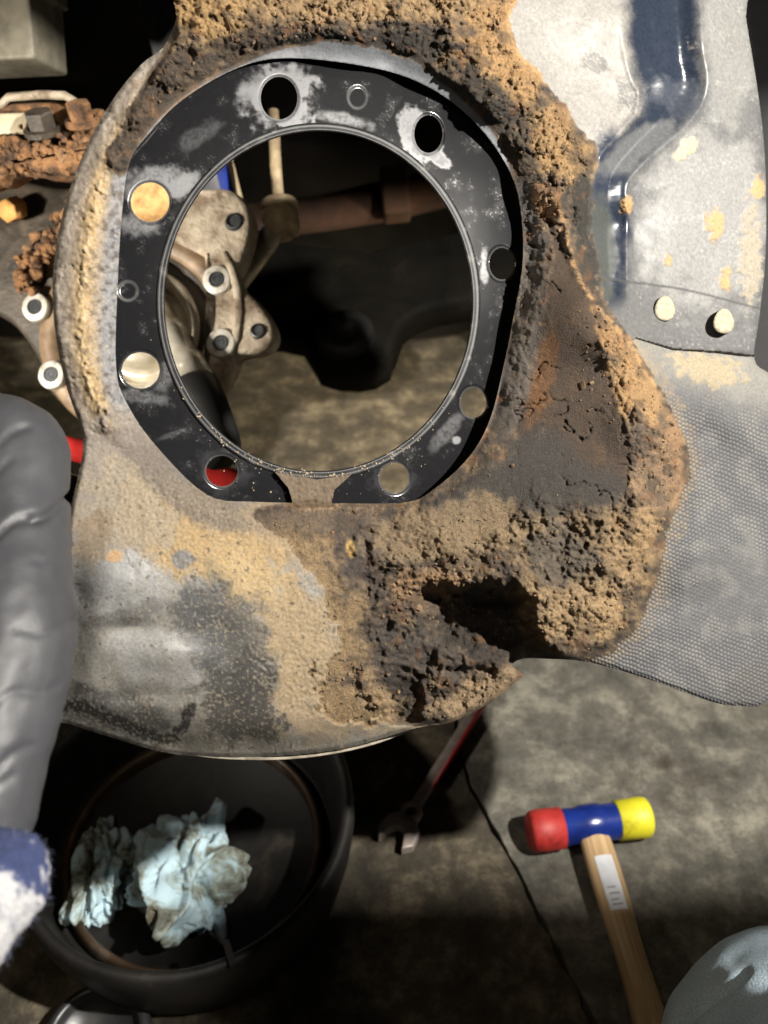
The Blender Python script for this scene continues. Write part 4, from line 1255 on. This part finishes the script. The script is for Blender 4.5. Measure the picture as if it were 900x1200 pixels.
# red jack handle behind
ja, jb = P(58, 520, 0.88), P(300, 576, 1.02)
jack = empty('jack_handle', jb, 'red padded jack handle glimpsed behind the shield near the glove', 'jack handle')
bm = bmesh.new()
pts = [ja.lerp(jb, t) for t in np.linspace(0, 1, 12)]
add_tube(bm, pts, [0.010, 0.0118, 0.0125, 0.0125, 0.0128, 0.014, 0.016, 0.018, 0.020, 0.0205, 0.019, 0.012], 24)
link('grip', bm_mesh(bm, 'grip'), mat_plain('red_grip', (0.72, 0.04, 0.035), 0.4), jack)
bm = bmesh.new()
add_tube(bm, [jb, jb + (jb - ja) * 0.25, G(420, 640, 0.012)], 0.007, 14)
link('handle_rod', bm_mesh(bm, 'handle_rod'), M_darkiron, jack)

# ------------------------------------------------------------------ black tub with blue rags
tc = G(216, 946, 0.10)
tub_loc = Vector((tc.x, tc.y, 0.0))
TR = 0.160
tub = empty('black_tub', tub_loc, 'round black tub on the floor below the shield, holding blue rags', 'tub')
M_tub = mat_noise('worn_black_rubber', [(0.3, (0.003, 0.0028, 0.0025)), (0.6, (0.014, 0.0125, 0.011)), (0.75, (0.045, 0.036, 0.026))], 22, 0.6, 0, 0.3, 0.002)
mt4 = Matrix.Translation(tub_loc)
bm = bmesh.new()
add_lathe(bm, [(0.001, 0.001), (TR * 0.86, 0.001), (TR * 0.93, 0.012), (TR * 0.985, 0.06), (TR * 1.0, 0.085), (TR * 0.995, 0.098), (TR * 0.975, 0.103), (TR * 0.945, 0.103), (TR * 0.92, 0.097), (TR * 0.91, 0.085), (TR * 0.86, 0.03), (TR * 0.84, 0.022), (0.001, 0.018)], mt4, 96)
link('tub_wall', bm_mesh(bm, 'tub_wall'), M_tub, tub)
bm = bmesh.new()
add_lathe(bm, [(TR * 0.80, 0.020), (TR * 0.79, 0.034), (TR * 0.765, 0.038), (TR * 0.745, 0.034), (TR * 0.74, 0.02)], mt4, 96)
link('inner_ring', bm_mesh(bm, 'inner_ring'), mat_noise('rubbed_metal_ring', [(0.3, (0.03, 0.018, 0.011)), (0.55, (0.08, 0.052, 0.032)), (0.75, (0.34, 0.29, 0.24))], 9, 0.4, 0.4, 0.2, 0.001), tub)
bm = bmesh.new()
for a in (-1.15,):
    c = Vector((math.cos(a), math.sin(a), 0))
    box(bm, frame_mat(tub_loc + c * TR * 0.93 + Vector((0, 0, 0.104)), Vector((0, 0, 1)), c), 0.022, 0.006, 0.004, 0.001)
link('rim_notch', bm_mesh(bm, 'rim_notch'), M_dark, tub)


def rag(name, loc, half, label, seed, dirty):
    """a wad of cloth: tilted facets with soft creases between them, at two sizes"""
    rng = np.random.RandomState(seed)
    bm = bmesh.new()
    bmesh.ops.create_icosphere(bm, subdivisions=6, radius=1.0)
    u = np.array([v.co[:] for v in bm.verts])
    low = np.array([mnoise.noise(Vector(c * 1.6) + Vector((seed * 3.1, 0, 0))) for c in u])
    p = u * (1 + 0.45 * low)[:, None]
    d = np.zeros(len(u))
    for n, kt, kd, eps in ((26, 0.85, 0.10, 0.10), (110, 0.75, 0.05, 0.05), (330, 0.45, 0.02, 0.035)):
        c = rng.normal(size=(n, 3)); c /= np.linalg.norm(c, axis=1)[:, None]
        dr = rng.normal(size=(n, 3))
        q = u * np.array([1.0, 0.75, 1.0]) + 0.12 * np.stack([np.sin(u[:, 1] * 5 + seed), np.sin(u[:, 2] * 5 + 1), np.sin(u[:, 0] * 5 + 2)], 1)
        c = c * np.array([1.0, 0.75, 1.0])
        D = np.sqrt(((q[:, None] - c[None]) ** 2).sum(-1))
        o2 = np.argpartition(D, 1, axis=1)[:, :2]
        da = np.take_along_axis(D, o2, 1)
        sw = da[:, 0] > da[:, 1]
        i1 = np.where(sw, o2[:, 1], o2[:, 0]); f1_ = da.min(1); f2_ = da.max(1)
        wgt = sstep(0, eps, f2_ - f1_)
        d += wgt * ((q - c[i1]) * dr[i1]).sum(1) * kt * 0.6 + kd * wgt
    p = p + u * d[:, None]
    p = p * np.array(half)
    p[:, 2] += half[2] * 0.75
    p[:, 2] = np.maximum(p[:, 2], 0.0012 + 0.001 * low)
    for v, c in zip(bm.verts, p):
        v.co = Vector(c) + loc
    m, nt, b = new_mat(name + '_cloth')
    n1 = noise_node(nt, 30, 6, 0.65, 0.6)
    r1 = ramp(nt, n1.outputs['Fac'], [(0.36, dirty), (0.45, (0.26, 0.30, 0.26)), (0.54, (0.48, 0.65, 0.73)), (0.8, (0.55, 0.72, 0.80))])
    nt.links.new(r1.outputs[0], b.inputs['Base Color'])
    b.inputs['Roughness'].default_value = 0.9
    bump(nt, b, noise_node(nt, 420, 4, 0.6).outputs['Fac'], 0.3, 0.0012)
    o = link(name, bm_mesh(bm, name), m, loc=loc)
    s2 = o.modifiers.new('soft', 'SMOOTH'); s2.iterations = 2; s2.factor = 0.5
    return tag(o, label, 'rag', 'blue rags in the black tub')


rl = G(116, 1018, 0.045); rr_ = G(226, 1026, 0.045)
rag('paper_rag', Vector((rl.x, rl.y, 0.019)), (0.023, 0.042, 0.028), 'smaller oil stained pale blue rag at the left inside the tub', 3, (0.045, 0.038, 0.025))
rag('paper_rag', Vector((rr_.x, rr_.y, 0.019)), (0.039, 0.046, 0.037), 'larger crumpled light blue rag in the middle of the tub', 9, (0.09, 0.075, 0.05))

# black lid at the bottom edge
lc = G(112, 1216, 0.02)
bm = bmesh.new()
add_lathe(bm, [(0.044, 0.0), (0.046, 0.004), (0.046, 0.018), (0.043, 0.023), (0.038, 0.023), (0.036, 0.019), (0.034, 0.012), (0.001, 0.012)], Matrix.Translation((lc.x, lc.y, 0.0005)), 64)
tag(link('round_tin', bm_mesh(bm, 'round_tin'), mat_plain('black_lid_plastic', (0.03, 0.03, 0.032), 0.35), loc=(lc.x, lc.y, 0)), 'shallow round black tin standing on the floor below the tub at the bottom edge', 'tin')

# spanner on the floor
M_span = mat_noise('dull_chrome', [(0.3, (0.26, 0.22, 0.19)), (0.7, (0.50, 0.44, 0.40))], 60, 0.4, 0.2, 0.15, 0.001)
sa, sb = G(640, 700, 0.014), G(486, 946, 0.010)
span = empty('spanner', Vector((sb.x, sb.y, 0)), 'steel spanner with a red stripe lying on the floor below the shield', 'spanner')
dirv = (sb - sa).normalized(); side = dirv.cross(Vector((0, 0, 1))).normalized()
ms = Matrix((dirv, side, Vector((0, 0, 1)))).transposed().to_4x4(); ms.translation = sb
Ls = (sb - sa).length
bm = bmesh.new()
add_prism(bm, [(-Ls, -0.006), (-0.004, -0.006), (0.0, -0.004), (0.0, 0.004), (-0.004, 0.006), (-Ls, 0.006)], ms, -0.005, 0.005, 0.0018)
link('shank', bm_mesh(bm, 'shank'), M_span, span)
bm = bmesh.new()
add_prism(bm, [(-Ls * .5, -0.0072), (-0.03, -0.0072), (-0.03, -0.0040), (-Ls * .5, -0.0040)], ms, -0.003, 0.0062, 0.0008)
link('red_stripe', bm_mesh(bm, 'red_stripe'), mat_plain('red_stripe_paint', (0.35, 0.02, 0.02), 0.5), span)
bm = bmesh.new()
mh = ms @ Matrix.Translation((0.008, 0, 0))
add_lathe(bm, [(0.006, -0.005), (0.011, -0.005), (0.0125, 0.0), (0.011, 0.006), (0.006, 0.006), (0.0055, 0.0), (0.006, -0.005)], mh, 28)
link('hinge_eye', bm_mesh(bm, 'hinge_eye'), M_span, span)
bm = bmesh.new()
jaw = [(0.014, -0.010), (0.026, -0.020), (0.042, -0.021), (0.050, -0.013), (0.040, -0.009), (0.030, -0.004), (0.030, 0.004), (0.038, 0.010), (0.050, 0.014), (0.040, 0.021), (0.024, 0.019), (0.014, 0.010)]
add_prism(bm, [tuple(p) for p in jaw], ms, -0.006, 0.006, 0.0015)
link('open_jaw', bm_mesh(bm, 'open_jaw'), M_span, span, smooth=False)

# ------------------------------------------------------------------ two-faced mallet
HR_ = 0.0205
ha, hb = G(620, 975, HR_), G(760, 957, HR_)
hx = (hb - ha).normalized()
Lh = (hb - ha).length
mallet = empty('mallet', Vector(((ha.x + hb.x) / 2, (ha.y + hb.y) / 2, 0)), 'wooden handled mallet with red and yellow faces lying on grey concrete', 'mallet')
mh = frame_mat(ha, hx, Vector((0, 0, 1)))
M_red = mat_noise('scuffed_red_rubber', [(0.28, (0.10, 0.012, 0.010)), (0.42, (0.34, 0.02, 0.017)), (0.7, (0.42, 0.035, 0.028))], 70, 0.55, 0, 0.3, 0.001, detail=10); M_yel = mat_noise('scuffed_yellow_plastic', [(0.28, (0.28, 0.24, 0.02)), (0.42, (0.58, 0.53, 0.02)), (0.7, (0.66, 0.61, 0.03))], 70, 0.5, 0, 0.3, 0.001, detail=10); M_bl = mat_noise('glossy_blue_paint', [(0.3, (0.006, 0.014, 0.10)), (0.7, (0.012, 0.035, 0.24))], 40, 0.25, 0, 0.2, 0.001)
bm = bmesh.new()
add_lathe(bm, [(0.0005, 0.0), (HR_ * .86, 0.0), (HR_ * 1.0, 0.004), (HR_ * 1.04, 0.012), (HR_ * 1.0, Lh * .27), (HR_ * .9, Lh * .275)], mh, 40)
link('red_face', bm_mesh(bm, 'red_face'), M_red, mallet)
bm = bmesh.new()
add_lathe(bm, [(HR_ * .9, Lh * .725), (HR_ * .98, Lh * .73), (HR_ * 1.02, Lh * .95), (HR_ * .96, Lh * .985), (HR_ * .8, Lh), (0.0005, Lh)], mh, 40)
link('yellow_face', bm_mesh(bm, 'yellow_face'), M_yel, mallet)
bm = bmesh.new()
add_lathe(bm, [(0.001, Lh * .26), (HR_ * .86, Lh * .262), (HR_ * .9, Lh * .275), (HR_ * .9, Lh * .40), (HR_ * .98, Lh * .43), (HR_ * .98, Lh * .58), (HR_ * .9, Lh * .61), (HR_ * .9, Lh * .72), (HR_ * .86, Lh * .735), (0.001, Lh * .74)], mh, 40)
coll = link('head_collar', bm_mesh(bm, 'head_collar'), M_bl, mallet)
# handle with an oval section
h0 = ha + hx * Lh * 0.51; h1 = G(765, 1205, 0.016)
hd = (h1 - h0).normalized()
side = hd.cross(Vector((0, 0, 1))).normalized(); upv = side.cross(hd).normalized()
m, nt, b = new_mat('ash_wood')
tcn = nd(nt, 'ShaderNodeTexCoord'); mp = nd(nt, 'ShaderNodeMapping')
rot = Matrix((side, hd, upv)).to_euler()
wn = nd(nt, 'ShaderNodeTexNoise'); wn.inputs['Scale'].default_value = 60; wn.inputs['Detail'].default_value = 6
uvn = nd(nt, 'ShaderNodeUVMap', uv_map='grain')
mp.inputs['Scale'].default_value = (1.0, 0.06, 1)
nt.links.new(uvn.outputs[0], mp.inputs[0]); nt.links.new(mp.outputs[0], wn.inputs['Vector'])
r1 = ramp(nt, wn.outputs['Fac'], [(0.35, (0.36, 0.23, 0.11)), (0.65, (0.60, 0.43, 0.24))])
nt.links.new(r1.outputs[0], b.inputs['Base Color']); b.inputs['Roughness'].default_value = 0.45
M_wood = m
bm = bmesh.new()
uvl = bm.loops.layers.uv.new('grain')
Lf = 0.30
rings = []
SEC = 24
for i in range(31):
    t = i / 30
    c = h0 + hd * (Lf * t)
    wdt = 0.0150 + 0.0012 * math.sin(t * 9) + 0.003 * max(0, min(1, (t - 0.45) / 0.3)) - (0.004 if t > 0.97 else 0)
    thk = 0.0105 + 0.003 * max(0, min(1, (t - 0.4) / 0.4))
    rings.append([bm.verts.new(c + side * wdt * math.cos(2 * math.pi * k / SEC) + upv * thk * math.sin(2 * math.pi * k / SEC)) for k in range(SEC)])
for i in range(30):
    for k in range(SEC):
        j = (k + 1) % SEC
        f = bm.faces.new((rings[i][k], rings[i][j], rings[i + 1][j], rings[i + 1][k]))
        for lpp, (uu, vv) in zip(f.loops, ((k, i), (k + 1, i), (k + 1, i + 1), (k, i + 1))):
            lpp[uvl].uv = (uu / SEC, vv / 30)
bm.faces.new(rings[-1])
hnd = link('handle', bm_mesh(bm, 'handle'), M_wood, mallet)


def handle_patch(name, t0, t1, a0_, a1_, mat, proud, parent, n=8):
    bm = bmesh.new()
    rows = []
    for t in np.linspace(t0, t1, n):
        c = h0 + hd * (Lf * t)
        wdt = 0.0150 + 0.0012 * math.sin(t * 9) + 0.003 * max(0, min(1, (t - 0.45) / 0.3)) + proud
        thk = 0.0105 + 0.003 * max(0, min(1, (t - 0.4) / 0.4)) + proud
        rows.append([bm.verts.new(c + side * wdt * math.cos(a) + upv * thk * math.sin(a)) for a in np.linspace(a0_, a1_, n)])
    for a, b_ in zip(rows[:-1], rows[1:]):
        for i in range(n - 1):
            bm.faces.new((a[i], a[i + 1], b_[i + 1], b_[i]))
    bmesh.ops.recalc_face_normals(bm, faces=bm.faces)
    return link(name, bm_mesh(bm, name), mat, parent)


M_lab = mat_plain('white_sticker', (0.66, 0.67, 0.70), 0.4)
lab = handle_patch('price_sticker', 0.13, 0.31, 1.0, 2.1, M_lab, 0.0006, hnd)
M_ink = mat_plain('burnt_mark', (0.06, 0.035, 0.02), 0.7)
for i, t in enumerate((0.235, 0.255, 0.275, 0.29)):
    handle_patch('print_line', t, t + 0.006, 1.25, 1.85 if i % 2 else 1.7, mat_plain('grey_print', (0.30, 0.31, 0.36), 0.5), 0.0009, lab if False else hnd, 3)
for t in (0.655, 0.672, 0.690):
    for a in (1.25, 1.50, 1.75):
        if (t, a) != (0.672, 1.5):
            handle_patch('burnt_emblem', t, t + 0.012, a, a + 0.16, M_ink, 0.0004, hnd, 3)

# ------------------------------------------------------------------ person: gloved left hand, sleeve, knee
person = empty('person', P(-60, 1050, 0.30), 'person in a dark grey glove, fuzzy blue sleeve and faded jeans holding the shield', 'person')


def blob_mesh(name, chains, voxel, parent, mat, disp=None, smooth_it=8):
    """chains of tapered segments fused into one continuous skin"""
    bm = bmesh.new()
    for ch in chains:
        pts = [Vector(c[0]) for c in ch]; rad = [c[1] for c in ch]
        ps, rs = [], []
        for i in range(len(pts) - 1):
            for s in range(6):
                t = s / 6
                ps.append(pts[i].lerp(pts[i + 1], t)); rs.append(rad[i] * (1 - t) + rad[i + 1] * t)
        ps.append(pts[-1]); rs.append(rad[-1])
        add_tube(bm, ps, rs, 20)
        for i in (0, -1):
            bmesh.ops.create_icosphere(bm, subdivisions=3, radius=rs[i], matrix=Matrix.Translation(ps[i]))
        for p_, r_ in list(zip(pts, rad))[1:-1]:
            bmesh.ops.create_icosphere(bm, subdivisions=3, radius=r_, matrix=Matrix.Translation(p_))
    o = link(name, bm_mesh(bm, name), None, parent)
    rm = o.modifiers.new('r', 'REMESH'); rm.mode = 'VOXEL'; rm.voxel_size = voxel
    s2 = o.modifiers.new('s', 'SMOOTH'); s2.iterations = smooth_it; s2.factor = 0.6
    dg = bpy.context.evaluated_depsgraph_get()
    me = bpy.data.meshes.new_from_object(o.evaluated_get(dg))
    o.modifiers.clear()
    o.data = me
    me.name = name
    if disp:
        n = len(me.vertices)
        co = np.empty(n * 3, np.float32); me.vertices.foreach_get('co', co); co = co.reshape(-1, 3).astype(float)
        nr = np.empty(n * 3, np.float32); me.vertices.foreach_get('normal', nr); nr = nr.reshape(-1, 3).astype(float)
        wc = co + np.array(parent.location)
        cc = (wc - CAMn) @ R3n
        dep = -cc[:, 2]; pxx = cc[:, 0] / dep * F + 450; pyy = 600 - cc[:, 1] / dep * F
        me.vertices.foreach_set('co', (co + nr * disp(wc, pxx, pyy)[:, None]).astype(np.float32).ravel())
    me.polygons.foreach_set('use_smooth', [True] * len(me.polygons))
    me.materials.clear(); me.materials.append(mat)
    me.update()
    return o


m, nt, b = new_mat('nitrile_glove')
n1 = noise_node(nt, 30, 4, 0.6)
r1 = ramp(nt, n1.outputs['Fac'], [(0.3, (0.030, 0.031, 0.035)), (0.7, (0.048, 0.049, 0.054))])
nt.links.new(r1.outputs[0], b.inputs['Base Color'])
b.inputs['Roughness'].default_value = 0.52
b.inputs['Specular IOR Level'].default_value = 0.42
wv = nd(nt, 'ShaderNodeTexNoise'); tcx = nd(nt, 'ShaderNodeTexCoord'); mpx = nd(nt, 'ShaderNodeMapping')
mpx.inputs['Scale'].default_value = (22, 48, 48); wv.inputs['Scale'].default_value = 1; wv.inputs['Detail'].default_value = 4; wv.inputs['Distortion'].default_value = 0.8
nt.links.new(tcx.outputs['Object'], mpx.inputs[0]); nt.links.new(mpx.outputs[0], wv.inputs['Vector'])
bump(nt, b, wv.outputs['Fac'], 0.13, 0.003)
bump(nt, b, noise_node(nt, 900, 3, 0.5).outputs['Fac'], 0.06, 0.0004)
M_glove = m


def glove_disp(w_, px, py):
    d = 0.0018 * fbm(px, py, 80, 2, 131) + 0.0003 * fbm(px * 0.6 + py * 0.5, py * 1.3, 30, 2, 132)
    for (x0, y0, x1, y1, dep, wd) in [(-40, 640, 40, 606, 0.0020, 5), (40, 606, 86, 586, 0.0028, 5), (20, 742, 90, 732, 0.0008, 4), (40, 655, 90, 650, 0.0009, 3), (-10, 822, 70, 802, 0.0008, 4), (-10, 905, 40, 872, 0.0012, 5), (-30, 930, 14, 915, 0.0008, 5), (0, 520, 34, 500, 0.0012, 4), (-20, 560, 10, 545, 0.0010, 4)]:
        d = d - dep * np.exp(-(seg_dist(px, py + 5 * np.sin(px * 0.09), [(x0, y0), (x1, y1)], False) / wd) ** 2)
    return d


hand = [
    # thumb side of the hand, lying in front of the shield's edge
    [(P(-52, 950, 0.315), 0.027), (P(-26, 870, 0.325), 0.0265), (P(-8, 800, 0.335), 0.0275), (P(6, 730, 0.348), 0.0275), (P(6, 650, 0.365), 0.0265), (P(2, 590, 0.38), 0.0285), (P(0, 540, 0.392), 0.0300)],
    # wrist and palm
    [(P(-95, 1010, 0.305), 0.030), (P(-80, 900, 0.33), 0.034), (P(-90, 760, 0.37), 0.034), (P(-90, 640, 0.40), 0.030)],
    [(P(-70, 560, 0.40), 0.020), (P(-20, 500, 0.41), 0.018)],
    # fingers curled behind the plate
    [(P(-45, 650, 0.40), 0.015), (P(-35, 556, 0.425), 0.0125), (P(2, 560, 0.455), 0.0115), (P(66, 572, 0.470), 0.0105), (P(106, 582, 0.468), 0.0088)],
    [(P(-75, 660, 0.41), 0.015), (P(-62, 560, 0.440), 0.0125), (P(-15, 590, 0.480), 0.0115), (P(62, 606, 0.490), 0.0105), (P(105, 614, 0.484), 0.0088)],
    [(P(-90, 700, 0.41), 0.015), (P(-75, 630, 0.445), 0.0120), (P(-25, 640, 0.488), 0.0110), (P(50, 652, 0.498), 0.0100), (P(98, 658, 0.490), 0.0085)],
    [(P(-95, 750, 0.40), 0.014), (P(-80, 700, 0.440), 0.0105), (P(-35, 700, 0.486), 0.0095), (P(40, 706, 0.496), 0.0085), (P(80, 710, 0.488), 0.0075)],
]
blob_mesh('glove', hand, 0.0019, person, M_glove, glove_disp, 6)

# sleeve
m, nt, b = new_mat('fuzzy_plaid')
n1 = noise_node(nt, 26, 4, 0.7, 0.3)
tcx = nd(nt, 'ShaderNodeTexCoord')
r1 = ramp(nt, n1.outputs['Fac'], [(0.30, (0.006, 0.009, 0.028)), (0.42, (0.020, 0.030, 0.085)), (0.53, (0.032, 0.045, 0.12)), (0.57, (0.40, 0.40, 0.42)), (0.66, (0.48, 0.48, 0.48))])
nt.links.new(r1.outputs[0], b.inputs['Base Color']); b.inputs['Roughness'].default_value = 0.95
bump(nt, b, noise_node(nt, 320, 5, 0.7).outputs['Fac'], 0.9, 0.003)
M_slv = m


def slv_disp(w_, px, py):
    return 0.0012 * fbm(px, py, 9, 3, 141) + 0.002 * fbm(px, py, 50, 2, 142)


slv = blob_mesh('sleeve', [[(P(-2, 1032, 0.285), 0.0165), (P(-75, 1085, 0.27), 0.022), (P(-230, 1200, 0.22), 0.034), (P(-450, 1430, 0.16), 0.045)]], 0.0018, person, M_slv, slv_disp, 3)
# loose fibres
bm = bmesh.new()
me = slv.data
vis = [v for v in me.vertices if (slv.matrix_world @ v.co)[0] > -1]
random.shuffle(vis)
off = person.location
for v in vis[:5200]:
    p = v.co + off
    cc = R3.transposed() @ (p - CAM)
    d = -cc.z
    px = cc.x / d * F + 450
    if px < -40 or px > 80:
        continue
    nrm = (v.normal + Vector((random.uniform(-.8, .8), random.uniform(-.8, .8), random.uniform(-.8, .8)))).normalized()
    L_ = random.uniform(0.0012, 0.0035)
    sd = nrm.cross(Vector((random.random(), random.random(), 1))).normalized() * 0.00009
    q = p + nrm * L_ + Vector((0, 0, -0.0006))
    f = bm.faces.new([bm.verts.new(p - sd), bm.verts.new(p + sd), bm.verts.new(q)])
o = link('fibre_fuzz', bm_mesh(bm, 'fibre_fuzz'), mat_plain('fibre', (0.10, 0.11, 0.17), 0.95), slv)
o['kind'] = 'stuff'

# jeans knee
m, nt, b = new_mat('faded_denim')
n1 = noise_node(nt, 14, 5, 0.6)
r1 = ramp(nt, n1.outputs['Fac'], [(0.3, (0.50, 0.66, 0.80)), (0.7, (0.62, 0.76, 0.86))])
wv = nd(nt, 'ShaderNodeTexNoise'); wv.inputs['Scale'].default_value = 1; wv.inputs['Detail'].default_value = 3
tcx = nd(nt, 'ShaderNodeTexCoord'); mpx = nd(nt, 'ShaderNodeMapping')
mpx.inputs['Scale'].default_value = (260, 1500, 1500); mpx.inputs['Rotation'].default_value = (0.3, 0.4, 0.9)
nt.links.new(tcx.outputs['Object'], mpx.inputs[0]); nt.links.new(mpx.outputs[0], wv.inputs['Vector'])
r2 = ramp(nt, wv.outputs['Fac'], [(0.3, (0.62,) * 3), (0.7, (1.15,) * 3)])
mx = nd(nt, 'ShaderNodeMix', data_type='RGBA', blend_type='MULTIPLY'); mx.inputs['Factor'].default_value = 1
nt.links.new(r1.outputs[0], mx.inputs[6]); nt.links.new(r2.outputs[0], mx.inputs[7]); nt.links.new(mx.outputs[2], b.inputs['Base Color'])
b.inputs['Roughness'].default_value = 0.95
b.inputs['Specular IOR Level'].default_value = 0.05
bump(nt, b, wv.outputs['Fac'], 0.6, 0.0008)


def jean_disp(w_, px, py):
    d = 0.002 * fbm(px, py, 90, 2, 151)
    s = seg_dist(px, py, [(780, 1214), (826, 1176), (874, 1140)], False)
    for (x0, y0, x1, y1, dep, wd) in [(835, 1206, 905, 1150, 0.0022, 14), (860, 1122, 905, 1100, 0.0012, 10)]:
        d = d - dep * np.exp(-(seg_dist(px, py, [(x0, y0), (x1, y1)], False) / wd) ** 2)
    return d - 0.0050 * np.exp(-(s / 4.5) ** 2) * sstep(890, 860, px)


blob_mesh('jeans_leg', [[(P(965, 1290, 0.48), 0.088), (P(1230, 1500, 0.34), 0.11)], [(P(965, 1290, 0.48), 0.086), (P(1180, 1240, 0.66), 0.07)]], 0.003, person, m, jean_disp, 6)

# off-frame right arm, added to cast shade on the lower floor
blob_mesh('sleeve', [[(Vector((0.42, -0.34, 1.12)), 0.075), (Vector((0.64, -0.08, 1.04)), 0.050), (Vector((0.74, 0.172, 0.905)), 0.038), (Vector((0.58, 0.172, 0.90)), 0.031), (Vector((0.47, 0.176, 0.90)), 0.028)]], 0.006, person, M_slv, None, 4)
